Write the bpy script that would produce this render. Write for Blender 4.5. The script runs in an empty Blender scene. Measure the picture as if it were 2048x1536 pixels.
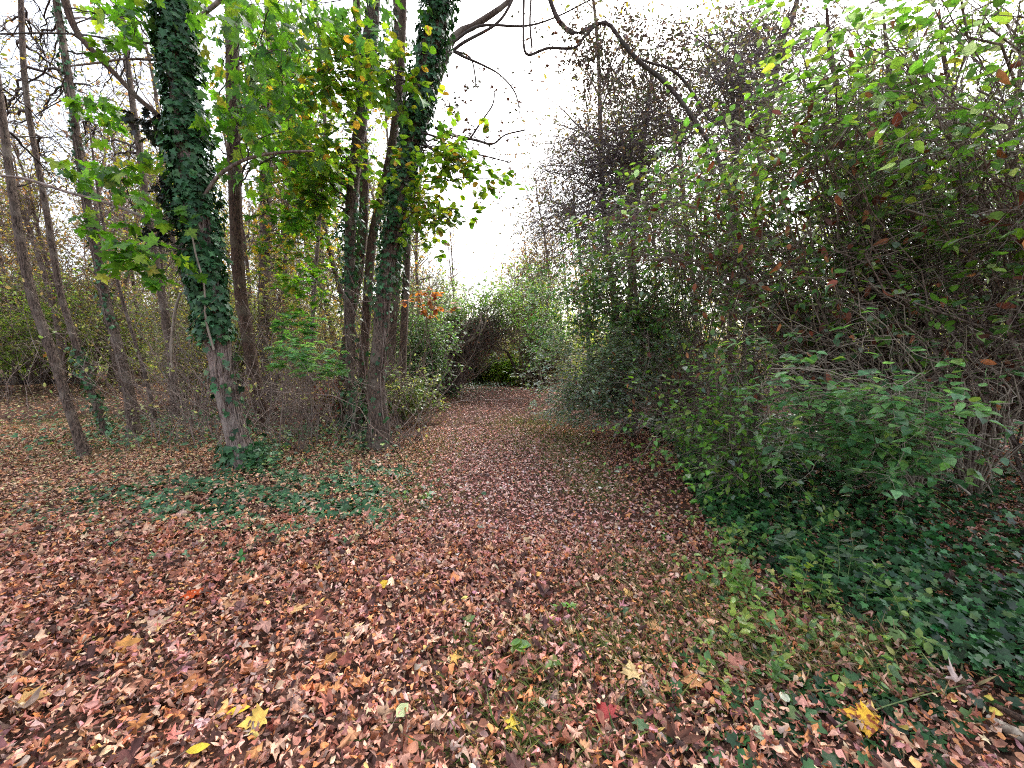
import bpy, math, random
import numpy as np

# ------------------------------------------------------------------ camera, sky, sun, exposure
S = bpy.context.scene
COL = S.collection
CAMH, FPX, PITCH = 1.55, 800.0, math.atan2(78, 800)      # focal length in pixels of a 2048 wide frame
cam_d = bpy.data.cameras.new('camera'); cam = bpy.data.objects.new('camera', cam_d); COL.objects.link(cam)
cam.location = (0, 0, CAMH); cam.rotation_euler = (math.pi / 2 - PITCH, 0, 0)
cam_d.sensor_width = 36.0; cam_d.lens = 36.0 * FPX / 2048; cam_d.clip_end = 500; cam_d.clip_start = 0.05
S.camera = cam

SUN_EL, SUN_AZ = math.radians(48), math.radians(20)
world = bpy.data.worlds.new('World'); S.world = world; world.use_nodes = True
wn, wl = world.node_tree.nodes, world.node_tree.links
sky = wn.new('ShaderNodeTexSky'); sky.sky_type = 'NISHITA'; sky.sun_disc = False
sky.sun_elevation = SUN_EL; sky.sun_rotation = SUN_AZ; sky.dust_density = 4.0; sky.air_density = 1.0
hs = wn.new('ShaderNodeHueSaturation'); hs.inputs['Saturation'].default_value = 0.42
bg = wn['Background']; bg.inputs['Strength'].default_value = 0.15
wl.new(sky.outputs[0], hs.inputs['Color']); wl.new(hs.outputs[0], bg.inputs['Color'])
sun_d = bpy.data.lights.new('sun', 'SUN'); sun_d.energy = 1.2; sun_d.angle = math.radians(30); sun_d.color = (1, .97, .98)
sun = bpy.data.objects.new('sun', sun_d); COL.objects.link(sun)
sun.rotation_euler = (math.pi / 2 - SUN_EL, 0, math.pi - SUN_AZ)
S.view_settings.view_transform = 'Standard'; S.view_settings.look = 'None'; S.view_settings.gamma = 1
S.view_settings.exposure = 2.0
cy = S.cycles
cy.max_bounces = 7; cy.diffuse_bounces = 4; cy.glossy_bounces = 2; cy.transmission_bounces = 4; cy.transparent_max_bounces = 4
cy.filter_width = 1.1; cy.use_denoising = False; cy.caustics_reflective = False; cy.caustics_refractive = False

# ------------------------------------------------------------------ helpers: where things stand
A = np.array
def nrm(v): return v / np.maximum(np.linalg.norm(v, axis=-1, keepdims=True), 1e-9)
def ray(px, py):
    x = (px - 1024) / FPX; u = (768 - py) / FPX
    return A([x, math.cos(PITCH) + u * math.sin(PITCH), -math.sin(PITCH) + u * math.cos(PITCH)])
def at(px, py, Y):
    d = ray(px, py); return A([0, 0, CAMH]) + d * (Y / d[1])
def gz(x, y):
    x = np.asarray(x, float); y = np.asarray(y, float)
    z = .03 * np.sin(x * .9 + 1.3) * np.cos(y * .7) + .018 * np.sin(x * 2.3 + y * 1.1)
    pc = np.exp(-((x - pathx(y)) / 1.6) ** 2)
    z = z - .03 * pc
    z = z + .10 * np.exp(-((y - 13.2) / 1.3) ** 2) - .045 * np.maximum(y - 14, 0) * np.exp(-((x) / 7) ** 2)
    return z
def pathx(y): return np.interp(y, [0, 2, 4, 5.5, 7.5, 11, 14, 20, 30], [.1, .1, .17, -.1, -.45, -.75, -.55, .6, 3])
def edgex(y): return np.interp(y, [0, 1.5, 1.9, 2.6, 3.9, 6, 9, 14, 40], [2.4, 2.15, 1.85, 1.6, 1.3, 1.0, .85, 1.1, 3])
def G(px, py):
    d = ray(px, py); t = CAMH / -d[2]
    for _ in range(6):
        p = A([0, 0, CAMH]) + d * t; t = (CAMH - float(gz(p[0], p[1]))) / -d[2]
    p = A([0, 0, CAMH]) + d * t; p[2] = float(gz(p[0], p[1])); return p

# ------------------------------------------------------------------ helpers: objects
def tag(o, label=None, cat=None, group=None, kind=None):
    if label: o['label'] = label
    if cat: o['category'] = cat
    if group: o['group'] = group
    if kind: o['kind'] = kind
    return o
def empty(name, loc, label, cat, group=None):
    o = bpy.data.objects.new(name, None); COL.objects.link(o); o.location = [float(v) for v in loc]
    return tag(o, label, cat, group)
def build(name, V, faces, mat, parent=None, colr=None, smooth=False):
    """V (n,3) world points; faces: list of (m,k) index arrays"""
    V = np.asarray(V, np.float32)
    if parent is not None: V = V - np.asarray(parent.location, np.float32)
    faces = [f for f in faces if len(f)]
    me = bpy.data.meshes.new(name)
    me.vertices.add(len(V)); me.vertices.foreach_set('co', V.ravel())
    loops = np.concatenate([f.ravel() for f in faces]).astype(np.int32)
    cnt = np.concatenate([np.full(len(f), f.shape[1], np.int32) for f in faces])
    st = np.concatenate([[0], np.cumsum(cnt)[:-1]]).astype(np.int32)
    me.loops.add(len(loops)); me.loops.foreach_set('vertex_index', loops)
    me.polygons.add(len(cnt)); me.polygons.foreach_set('loop_start', st)
    if smooth: me.polygons.foreach_set('use_smooth', np.ones(len(cnt), bool))
    if colr is not None:
        a = me.color_attributes.new('col', 'FLOAT_COLOR', 'POINT')
        c = np.ones((len(V), 4), np.float32); c[:, :3] = colr; a.data.foreach_set('color', c.ravel())
    me.update(calc_edges=True); me.materials.append(mat)
    o = bpy.data.objects.new(name, me); COL.objects.link(o)
    if parent is not None: o.parent = parent
    return o
def copy_tree(o, parent=None):
    c = o.copy(); COL.objects.link(c); c.parent = parent
    for ch in list(o.children): copy_tree(ch, c)
    return c

# ------------------------------------------------------------------ helpers: leaves
def fan(half, centre):
    up = list(half); lo = [(x, -y) for x, y in half[::-1] if abs(y) > 1e-6]
    out = up + lo; v = [centre] + out; n = len(out)
    return A(v, float), [A([[0, i + 1, (i + 1) % n + 1] for i in range(n)])]
T_OVAL = (A([(0, 0), (.28, .26), (.66, .25), (1, 0), (.66, -.25), (.28, -.26)], float), [A([[0, 3, 2, 1], [0, 5, 4, 3]])])
T_ROUND = (A([(0, 0), (.15, .3), (.5, .42), (.85, .28), (1, 0), (.85, -.28), (.5, -.42), (.15, -.3), (.5, 0)], float),
           [A([[0, 8, 2, 1], [8, 4, 3, 2], [0, 7, 6, 8], [8, 6, 5, 4]])])
T_LONG = (A([(0, 0), (.22, .19), (.55, .25), (.85, .12), (1, 0), (.85, -.12), (.55, -.25), (.22, -.19), (.22, 0), (.55, 0), (.85, 0)], float),
          [A([[0, 8, 1], [0, 7, 8], [10, 4, 3], [10, 5, 4]]), A([[8, 9, 2, 1], [9, 10, 3, 2], [7, 6, 9, 8], [6, 5, 10, 9]])])
T_IVY = fan([(0.02, 0), (-.10, .22), (.10, .42), (.34, .26), (.58, .50), (.62, .18), (1, 0)][:7], (.3, 0))
T_MAPLE = fan([(0, 0), (-.06, .12), (-.12, .34), (.06, .26), (.16, .40), (.34, .66), (.36, .46), (.50, .44), (.44, .17), (.64, .26), (.70, .15), (1, 0)], (.28, 0))
T_STAR = fan([(0, 0), (-.14, .40), (.14, .18), (.52, .62), (.42, .16), (1, 0)], (.25, 0))
T_POINT = (A([(0, 0), (.13, .24), (.42, .34), (.74, .19), (1, 0), (.74, -.19), (.42, -.34), (.13, -.24), (.42, 0)], float),
           [A([[0, 8, 2, 1], [8, 4, 3, 2], [0, 7, 6, 8], [8, 6, 5, 4]])])
T_DIA = (A([(0, 0), (.5, .26), (1, 0), (.5, -.26)], float), [A([[0, 3, 2, 1]])])
T_BLADE = (A([(0, .03), (0, -.03), (.5, .028), (.5, -.028), (1, 0)], float), [A([[0, 2, 3, 1]]), A([[2, 4, 3]])])

def leaf_arrays(rng, P, T, N, L, tmpl, colr, curl=(.0, .25), fold=(.05, .3), side=(0, .3), wid=(.85, 1.15), vjit=.10, crumple=0.):
    n = len(P); tv, tf = tmpl; k = len(tv)
    T = nrm(T); B = nrm(np.cross(N, T)); N2 = np.cross(T, B)
    x = tv[:, 0][None]; y = tv[:, 1][None] * rng.uniform(*wid, n)[:, None]
    u = lambda r: rng.uniform(*r, n)[:, None]
    z = -u(curl) * x ** 2 + u(fold) * np.abs(y) - u(side) * y ** 2 * 2 + rng.uniform(-.2, .2, n)[:, None] * x * y
    if crumple: z = z + rng.normal(0, crumple, (n, k)); x = x * (1 + rng.normal(0, crumple * .7, (n, k))); y = y * (1 + rng.normal(0, crumple, (n, k)))
    L = np.broadcast_to(L, (n,))[:, None, None]
    V = P[:, None] + L * (x[..., None] * T[:, None] + y[..., None] * B[:, None] + z[..., None] * N2[:, None])
    C = np.repeat(colr[:, None], k, 1) * (1 + rng.uniform(-vjit, vjit, (n, k, 1)))
    off = (np.arange(n) * k)[:, None, None]
    F = [(f[None] + off).reshape(-1, f.shape[1]) for f in tf]
    return V.reshape(-1, 3), F, C.reshape(-1, 3)
class Bag:
    def __init__(s): s.V = []; s.F = {}; s.C = []; s.n = 0
    def add(s, V, F, C=None):
        for f in F: s.F.setdefault(f.shape[1], []).append(f + s.n)
        s.V.append(V); s.n += len(V)
        s.C.append(C if C is not None else np.full((len(V), 3), .5))
        return s
    def obj(s, name, mat, parent=None, smooth=False, useC=True):
        if not s.V: return None
        return build(name, np.concatenate(s.V), [np.concatenate(v) for v in s.F.values()], mat, parent, np.concatenate(s.C) if useC else None, smooth)
def pick(rng, pal, n, jit=.16, gain=1.):
    c = A([p[:3] for p in pal], float) * gain; w = A([p[3] for p in pal], float)
    c = c[rng.choice(len(pal), n, p=w / w.sum())]
    return np.clip(c * (1 + rng.normal(0, jit, (n, 1))) * (1 + rng.normal(0, jit * .35, (n, 3))), .004, .85)
def rdir(rng, n, up=0.): 
    d = rng.normal(size=(n, 3)); d[:, 2] += up; return nrm(d)

# ------------------------------------------------------------------ helpers: stems and twigs
def tubes(C, R, k):
    """C (N,M,3) centre lines, R (N,M) radii -> verts, quads"""
    C = np.asarray(C, float); N, M, _ = C.shape
    t = nrm(np.gradient(C, axis=1))
    t0 = nrm(C[:, -1] - C[:, 0]); ref = np.where(np.abs(t0[:, 2:3]) > .8, A([[1., .13, 0]]), A([[0., .1, 1.]]))[:, None]
    a = nrm(np.cross(t, ref)); b = np.cross(t, a)
    th = np.arange(k) / k * 2 * math.pi
    V = C[:, :, None] + R[:, :, None, None] * (np.cos(th)[None, None, :, None] * a[:, :, None] + np.sin(th)[None, None, :, None] * b[:, :, None])
    i = np.arange(N)[:, None, None]; j = np.arange(M - 1)[None, :, None]; q = np.arange(k)[None, None]
    id_ = lambda jj, qq: (i * M + jj) * k + qq % k
    F = np.stack(np.broadcast_arrays(id_(j, q), id_(j, q + 1), id_(j + 1, q + 1), id_(j + 1, q)), -1).reshape(-1, 4)
    return V.reshape(-1, 3), [F]
def resample(P, M):
    """Catmull-Rom through the given rows (any number of columns)"""
    P = np.asarray(P, float); n = len(P)
    Q = np.concatenate([[2 * P[0] - P[1]], P, [2 * P[-1] - P[-2]]])
    d = np.concatenate([[0], np.cumsum(np.linalg.norm(np.diff(P[:, :3], axis=0), axis=1))]); s = np.interp(np.linspace(0, d[-1], M), d, np.arange(n))
    i = np.minimum(s.astype(int), n - 2); f = (s - i)[:, None]
    p0, p1, p2, p3 = Q[i], Q[i + 1], Q[i + 2], Q[i + 3]
    return .5 * (2 * p1 + (p2 - p0) * f + (2 * p0 - 5 * p1 + 4 * p2 - p3) * f ** 2 + (3 * p1 - p0 - 3 * p2 + p3) * f ** 3)
def wobble(rng, N, M, amp, pin=True):
    w = np.cumsum(rng.normal(size=(N, M, 3)), 1); w -= w[:, :1]
    if pin: w -= w[:, -1:] * np.linspace(0, 1, M)[None, :, None]
    return w * amp / math.sqrt(M)
def bez(rng, P0, P1, rise, M=10, wob=.12):
    """arching stems from P0 to P1"""
    N = len(P1); P0 = np.broadcast_to(P0, (N, 3)); d = np.linalg.norm(P1 - P0, axis=1, keepdims=True)
    mid = P0 * .5 + P1 * .5; mid = mid + rng.normal(size=(N, 3)) * d * .07
    mid[:, :2] = mid[:, :2] * .85 + P0[:, :2] * .15; mid[:, 2:] += rise * d * rng.uniform(.6, 1.4, (N, 1))
    t = np.linspace(0, 1, M)[None, :, None]
    C = (1 - t) ** 2 * P0[:, None] + 2 * t * (1 - t) * mid[:, None] + t ** 2 * P1[:, None]
    return C + wobble(rng, N, M, wob * 1.0) * d[:, :, None] * .5
def grow(rng, P, D, L, M, jit=.25, bend=(0, 0, 0)):
    N = len(P); L = np.broadcast_to(L, (N,)); out = [P]; d = nrm(D); b = np.asarray(bend)
    for _ in range(M - 1):
        d = nrm(d + rng.normal(size=(N, 3)) * jit + b); out.append(out[-1] + d * (L / (M - 1))[:, None])
    return np.stack(out, 1)
def along(rng, C, n, t0, t1, R=None):
    N, M, _ = C.shape; idx = np.repeat(np.arange(N), n); t = rng.uniform(t0, t1, len(idx)) * (M - 1)
    i = np.minimum(t.astype(int), M - 2); f = (t - i)[:, None]
    P = C[idx, i] * (1 - f) + C[idx, i + 1] * f; T = nrm(C[idx, i + 1] - C[idx, i])
    r = None if R is None else R[idx, i]
    return P, T, r
def side_dirs(rng, T, ang=(.5, 1.2), up=0.):
    r = rng.normal(size=T.shape); r -= (r * T).sum(1, keepdims=True) * T; r = nrm(r)
    a = rng.uniform(*ang, len(T))[:, None]; d = np.cos(a) * T + np.sin(a) * r; d[:, 2] += up
    return nrm(d)
def taper(r0, r1, M): return np.asarray(r0)[:, None] * np.linspace(1, r1, M)[None] ** 1

# ------------------------------------------------------------------ materials
def nodes(m): m.use_nodes = True; return m.node_tree.nodes, m.node_tree.links, m.node_tree.nodes['Principled BSDF']
def leaf_mat(name, rough=.45, transl=.35, spec=.5, tcol=(1.25, 1.3, .55), nscale=30, namp=.35):
    m = bpy.data.materials.new(name); n, l, p = nodes(m)
    a = n.new('ShaderNodeAttribute'); a.attribute_name = 'col'
    tc = n.new('ShaderNodeTexCoord'); no = n.new('ShaderNodeTexNoise'); no.inputs['Scale'].default_value = nscale; no.inputs['Detail'].default_value = 3
    l.new(tc.outputs['Object'], no.inputs['Vector'])
    mr = n.new('ShaderNodeMapRange'); mr.inputs[1].default_value = .3; mr.inputs[2].default_value = .7
    mr.inputs[3].default_value = 1 - namp; mr.inputs[4].default_value = 1 + namp; l.new(no.outputs[0], mr.inputs[0])
    mx = n.new('ShaderNodeVectorMath'); mx.operation = 'SCALE'; l.new(a.outputs['Color'], mx.inputs[0]); l.new(mr.outputs[0], mx.inputs['Scale'])
    l.new(mx.outputs[0], p.inputs['Base Color']); p.inputs['Roughness'].default_value = rough; p.inputs['Specular IOR Level'].default_value = spec
    if transl:
        t = n.new('ShaderNodeBsdfTranslucent'); ml = n.new('ShaderNodeVectorMath'); ml.operation = 'MULTIPLY'; ml.inputs[1].default_value = tcol
        l.new(mx.outputs[0], ml.inputs[0]); l.new(ml.outputs[0], t.inputs['Color'])
        ms = n.new('ShaderNodeMixShader'); ms.inputs[0].default_value = transl
        l.new(p.outputs[0], ms.inputs[1]); l.new(t.outputs[0], ms.inputs[2]); l.new(ms.outputs[0], n['Material Output'].inputs['Surface'])
    return m
def bark_mat(name, c1, c2, c3, ridge=14, bump=.7):
    m = bpy.data.materials.new(name); n, l, p = nodes(m)
    tc = n.new('ShaderNodeTexCoord'); mp = n.new('ShaderNodeMapping'); mp.inputs['Scale'].default_value = (1, 1, .2); l.new(tc.outputs['Object'], mp.inputs[0])
    n1 = n.new('ShaderNodeTexNoise'); n1.inputs['Scale'].default_value = ridge * 3; n1.inputs['Detail'].default_value = 6; n1.inputs['Roughness'].default_value = .7; n1.inputs['Distortion'].default_value = .6; l.new(mp.outputs[0], n1.inputs['Vector'])
    n2 = n.new('ShaderNodeTexNoise'); n2.inputs['Scale'].default_value = 3.5; n2.inputs['Detail'].default_value = 5; l.new(tc.outputs['Object'], n2.inputs['Vector'])
    r = n.new('ShaderNodeValToRGB'); r.color_ramp.elements[0].position = .40; r.color_ramp.elements[1].position = .60
    r.color_ramp.elements[0].color = (*c1, 1); r.color_ramp.elements[1].color = (*c2, 1); l.new(n1.outputs[0], r.inputs[0])
    mix = n.new('ShaderNodeMix'); mix.data_type = 'RGBA'; rr = n.new('ShaderNodeMapRange'); rr.inputs[1].default_value = .5; rr.inputs[2].default_value = .68
    l.new(n2.outputs[0], rr.inputs[0]); l.new(rr.outputs[0], mix.inputs[0]); l.new(r.outputs[0], mix.inputs[6]); mix.inputs[7].default_value = (*c3, 1)
    l.new(mix.outputs[2], p.inputs['Base Color']); p.inputs['Roughness'].default_value = .85; p.inputs['Specular IOR Level'].default_value = .25
    b = n.new('ShaderNodeBump'); b.inputs['Strength'].default_value = bump; b.inputs['Distance'].default_value = .03; l.new(n1.outputs[0], b.inputs['Height']); l.new(b.outputs[0], p.inputs['Normal'])
    return m
M_GREEN = leaf_mat('green_leaf', .42, .55, .4)
M_IVY = leaf_mat('ivy_leaf', .42, .15, .3, (1.1, 1.2, .5), 40, .25)
M_SHRUB = leaf_mat('shrub_leaf', .34, .5, .6)
M_DRY = leaf_mat('dry_leaf', .62, .12, .25, (1.2, 1, .7), 26, .38)
M_AUT = leaf_mat('autumn_leaf', .5, .45, .35, (1.25, 1.1, .5))
M_GRASS = leaf_mat('grass_blade', .6, .25, .3)
M_BARK = bark_mat('grey_brown_bark', (.030, .020, .016), (.24, .17, .135), (.27, .22, .18), 24, 1.)
M_BARK2 = bark_mat('brown_bark', (.022, .012, .009), (.17, .10, .07), (.13, .10, .07), 24, 1.)
M_BARKL = bark_mat('pale_bark', (.07, .045, .04), (.46, .35, .31), (.36, .30, .26), 20, 1.)
M_TWIG = bark_mat('dark_twig', (.035, .024, .022), (.11, .08, .07), (.08, .07, .06), 8, .2)
M_TWIGP = bark_mat('pale_twig', (.16, .12, .09), (.42, .35, .28), (.30, .25, .2), 8, .2)
M_TWIGB = bark_mat('brown_twig', (.08, .05, .04), (.34, .26, .22), (.28, .23, .20), 8, .2)

def soil_mat(name, base, lt, dk, sc):
    m = bpy.data.materials.new(name); n, l, p = nodes(m); tc = n.new('ShaderNodeTexCoord')
    v = n.new('ShaderNodeTexVoronoi'); v.inputs['Scale'].default_value = sc; v.inputs['Randomness'].default_value = 1; l.new(tc.outputs['Object'], v.inputs['Vector'])
    hsv = n.new('ShaderNodeSeparateColor'); l.new(v.outputs['Color'], hsv.inputs[0])
    r = n.new('ShaderNodeValToRGB'); e = r.color_ramp.elements; e[0].color = (*dk, 1); e[1].color = (*lt, 1); e2 = r.color_ramp.elements.new(.5); e2.color = (*base, 1); l.new(hsv.outputs[0], r.inputs[0])
    no = n.new('ShaderNodeTexNoise'); no.inputs['Scale'].default_value = 2.2; no.inputs['Detail'].default_value = 8; l.new(tc.outputs['Object'], no.inputs['Vector'])
    mx = n.new('ShaderNodeMix'); mx.data_type = 'RGBA'; mx.inputs[7].default_value = (.05, .032, .022, 1); l.new(no.outputs[0], mx.inputs[0]); l.new(r.outputs[0], mx.inputs[6])
    l.new(mx.outputs[2], p.inputs['Base Color']); p.inputs['Roughness'].default_value = .95; p.inputs['Specular IOR Level'].default_value = .1
    b = n.new('ShaderNodeBump'); b.inputs['Distance'].default_value = .02; l.new(v.outputs['Distance'], b.inputs['Height']); l.new(b.outputs[0], p.inputs['Normal'])
    return m

# ------------------------------------------------------------------ the ground and the path
def sheet(xs, ys, dz=0):
    X, Y = np.meshgrid(xs, ys, indexing='ij'); Z = gz(X, Y) + dz
    V = np.stack([X, Y, Z], -1).reshape(-1, 3); a, b = len(xs), len(ys)
    i = np.arange(a - 1)[:, None]; j = np.arange(b - 1)[None]; q = i * b + j
    return V, [np.stack([q, q + b, q + b + 1, q + 1], -1).reshape(-1, 4)]
xs = np.unique(np.concatenate([np.linspace(-120, -14, 20), np.linspace(-14, 14, 141), np.linspace(14, 120, 20)]))
ys = np.unique(np.concatenate([np.linspace(-30, 0, 12), np.linspace(0, 20, 121), np.linspace(20, 160, 36)]))
V, F = sheet(xs, ys)
tag(build('ground', V, F, soil_mat('forest_floor', (.09, .045, .03), (.20, .10, .07), (.03, .018, .014), 26), None, None, True), 'leaf covered woodland floor', None, None, 'structure')
yy = np.linspace(-1, 24, 160); tt = np.linspace(-1, 1, 16)
hw = np.interp(yy, [0, 3, 6, 12, 24], [1.5, 1.25, 1.15, 1.2, 1.1]) + .12 * np.sin(yy * 1.7)
X = pathx(yy)[:, None] + hw[:, None] * tt[None]; Y = np.broadcast_to(yy[:, None], X.shape)
V = np.stack([X, Y, gz(X, Y) + .004 + 0 * X], -1).reshape(-1, 3)
q = np.arange(159)[:, None] * 16 + np.arange(15)[None]
tag(build('path', V, [np.stack([q, q + 1, q + 17, q + 16], -1).reshape(-1, 4)], soil_mat('path_earth', (.12, .055, .042), (.24, .12, .095), (.04, .02, .018), 30), None, None, True), 'woodland path hidden under fallen leaves', None, None, 'structure')

# ------------------------------------------------------------------ fallen leaves (uncountable litter)
PAL_PATH = [(.58, .27, .225, 3), (.71, .44, .38, 3.6), (.37, .15, .12, 2.2), (.10, .05, .042, 2), (.48, .34, .30, 1.4), (.62, .27, .13, .5), (.74, .60, .53, .7)]
PAL_NEAR = [(.44, .19, .12, 3), (.58, .31, .22, 3.3), (.28, .105, .07, 2.6), (.08, .036, .028, 2.4), (.56, .23, .09, 1.5), (.42, .28, .23, 1.4), (.68, .44, .30, 1), (.46, .20, .19, .7), (.66, .44, .13, .2)]
PAL_LEFT = [(.48, .25, .16, 3), (.62, .38, .26, 2.6), (.30, .15, .10, 2), (.56, .46, .24, 1.3), (.11, .055, .038, 1.8), (.36, .34, .16, .8), (.64, .30, .15, 1.2)]
def pathw(x, y): return np.exp(-(np.abs(x - pathx(y)) / 1.35) ** 4)
def rightness(x, y): return 1 / (1 + np.exp(-(x - edgex(y)) * 5))
def litter(rng, n, y0, y1, L, tm, keep=None, pal=None, tilt=.42, zmax=.035, curl=(0, .5), side=(-.6, 1.2), spread=1.45, xlim=60, wid=(.6, 1.15)):
    y = (y0 ** 2 + rng.uniform(0, 1, n) * (y1 ** 2 - y0 ** 2)) ** .5; x = rng.uniform(-spread, spread, n) * (y + .25)
    m = np.abs(x) < xlim
    r = rightness(x, y); pr = 1 - np.interp(y, [0, 2.6, 3.6], [.85, .8, .35]) * np.clip(r * 1.1, 0, 1)
    if keep is not None: pr = pr * keep(x, y)
    m &= rng.uniform(0, 1, n) < pr; x, y = x[m], y[m]; k = len(x)
    pw = pathw(x, y); far = np.clip((y - 2.6) / 1.6, 0, 1)
    c = pick(rng, PAL_NEAR, k, .2); cp = pick(rng, PAL_PATH, k, .16); cl = pick(rng, PAL_LEFT, k, .2)
    u = rng.uniform(0, 1, k)[:, None]; c = np.where(u < (far * pw)[:, None], cp, c); c = np.where((u < (far * (1 - pw))[:, None]) & (x < pathx(y))[:, None], cl, c)
    if pal is not None: c = pick(rng, pal, k, .15)
    ang = rng.uniform(0, 2 * math.pi, k); T = np.stack([np.cos(ang), np.sin(ang), rng.normal(0, .18, k)], 1)
    N = np.stack([rng.normal(0, tilt, k), rng.normal(0, tilt, k), np.ones(k)], 1)
    sz = rng.uniform(L[0], L[1], k) * (1 - .0 * pw)
    P = np.stack([x, y, gz(x, y) + .012 + rng.uniform(0, zmax, k)], 1)
    return leaf_arrays(rng, P, T, N, sz, tm, c, curl, (-.4, .7), side, wid, vjit=.22, crumple=.13)
rng = np.random.default_rng(11)
b = Bag()
b.add(*litter(rng, 44000, .5, 3.4, (.016, .040), T_LONG, tilt=.55, zmax=.05, curl=(-.4, 1.1), wid=(.5, 1.2)))
b.add(*litter(rng, 9000, .5, 3.4, (.022, .048), T_POINT, tilt=.5, zmax=.055, curl=(-.4, 1.1), side=(-.8, 1.8), wid=(.7, 1.2)))
b.add(*litter(rng, 4500, .5, 3.4, (.026, .055), T_STAR, side=(-.8, 2.2), tilt=.6, zmax=.055, curl=(-.5, 1.2)))
b.add(*litter(rng, 1500, .5, 3.4, (.05, .095), T_MAPLE, zmax=.055, tilt=.4, side=(-.7, 1.5), curl=(-.3, .9), keep=lambda x, y: .35 + .65 * (x < .3)))
b.add(*litter(rng, 100000, 3.1, 7.5, (.018, .042), T_OVAL, side=(-.8, 1.4), spread=1.4, tilt=.55, zmax=.05, wid=(.6, 1.3)))
b.add(*litter(rng, 9000, 2.9, 8, (.03, .065), T_STAR, tilt=.6, zmax=.05, side=(-.8, 1.8), keep=lambda x, y: 1 - .6 * pathw(x, y)))
b.add(*litter(rng, 120000, 7, 19, (.03, .06), T_DIA, tilt=.5, keep=lambda x, y: np.where(np.abs(x - pathx(y)) < 2.2, 1, .35 * (x < 0)), spread=1.3, zmax=.03))
b.add(*litter(rng, 22000, 1, 9, (.05, .09), T_STAR, keep=lambda x, y: 1. * (x < -1.3 * y), spread=3.2, xlim=16))
b.add(*litter(rng, 16000, 7, 24, (.06, .10), T_STAR, keep=lambda x, y: 1. * (x < pathx(y) - 1.3), spread=2.))
tag(b.obj('leaf_litter', M_DRY), 'carpet of brown, pink and orange fallen leaves', None, None, 'stuff')

# ------------------------------------------------------------------ ivy and grass on the ground
PAL_IVY = [(.022, .075, .022, 4), (.036, .11, .03, 3), (.014, .045, .018, 2.5), (.075, .16, .06, 1), (.10, .17, .05, .5)]
def ground_leaves(rng, x, y, L, tm, pal, h, tilt=.45, jit=.18):
    n = len(x); ang = rng.uniform(0, 2 * math.pi, n)
    T = np.stack([np.cos(ang), np.sin(ang), rng.uniform(-.5, .1, n)], 1)
    N = np.stack([rng.normal(0, tilt, n), rng.normal(0, tilt, n) - .25, np.ones(n)], 1)
    P = np.stack([x, y, gz(x, y) + rng.uniform(.02, 1, n) ** .7 * h], 1)
    return leaf_arrays(rng, P, T, N, rng.uniform(*L, n), tm, pick(rng, pal, n, jit), (0, .2), (0, .25), (0, .2))
def blobs_xy(rng, lst):
    X, Y = [], []
    for px, py, rx, ry, n in lst:
        g = G(px, py); X.append(g[0] + rng.normal(0, rx, n)); Y.append(g[1] + rng.normal(0, ry, n))
    return np.concatenate(X), np.concatenate(Y)
rng = np.random.default_rng(12)
b = Bag()
n = 31000; y = (.3 + rng.uniform(0, 1, n) * 8.2); x = edgex(y) + .12 + np.clip(y - 3, 0, 3) * .45 + rng.exponential(1.0, n) ** 1.0 * (.9 + y * .25)
m = (x < 1.6 * y + 1.2) & (rng.uniform(0, 1, n) < np.clip((x - edgex(y)) * 2.2, .06, 1)); x, y = x[m], y[m]
hh = .10
b.add(*ground_leaves(rng, x, y, (.03, .075), T_IVY, PAL_IVY + [(.05, .16, .05, 1.5)], hh, .55, .3))  # added brighter green puts leaf sheen into the ivy colour
x, y = blobs_xy(rng, [(1650, 1420, .35, .12, 90), (1600, 1500, .35, .08, 60), (1780, 1380, .3, .15, 120), (1420, 1290, .3, .2, 30)])
b.add(*ground_leaves(rng, x, y, (.05, .085), T_IVY, PAL_IVY, .05))
PAL_IVL = [(.04, .12, .045, 4), (.07, .17, .075, 3), (.022, .065, .027, 2), (.13, .23, .10, 1)]
x, y = blobs_xy(rng, [(520, 965, .32, .22, 620), (600, 1000, .5, .22, 760), (430, 1010, .45, .2, 500), (330, 985, .4, .25, 420), (700, 985, .28, .35, 460), (760, 950, .25, .3, 300),
                      (250, 1040, .4, .18, 260), (560, 1050, .5, .12, 350), (640, 910, .5, .5, 300), (500, 900, .4, .5, 300), (330, 900, .8, .5, 300), (200, 850, 1, .6, 240), (700, 1040, .3, .15, 200), (480, 1000, .9, .5, 700), (150, 980, .6, .3, 160)])
m = np.sin(x * 9 + 2 * np.sin(y * 7)) + np.sin(y * 11 + x * 4) > -.6; x, y = x[m], y[m]
b.add(*ground_leaves(rng, x, y, (.05, .085), T_IVY, PAL_IVL, .055))
x, y = blobs_xy(rng, [(640, 880, .6, .5, 420), (560, 880, .4, .4, 260), (420, 880, .5, .4, 240), (250, 880, .6, .4, 260), (330, 850, .8, .6, 320), (740, 900, .25, .25, 160), (480, 840, .8, .6, 260), (160, 830, .9, .6, 200), (530, 940, .12, .12, 160), (520, 915, .12, .1, 140), (180, 900, .8, .3, 160)])
b.add(*ground_leaves(rng, x, y, (.035, .075), T_IVY, PAL_IVL + [(.3, .36, .12, 2)], .22))
x, y = blobs_xy(rng, [(900, 790, .6, .5, 500), (960, 780, .7, .4, 500), (800, 800, .5, .8, 500), (1160, 800, .5, 1.5, 500)])
b.add(*ground_leaves(rng, x, y, (.05, .08), T_OVAL, PAL_IVY, .25))
tag(b.obj('ground_ivy', M_IVY), 'dark green ivy creeping over the ground', None, None, 'stuff')

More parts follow.
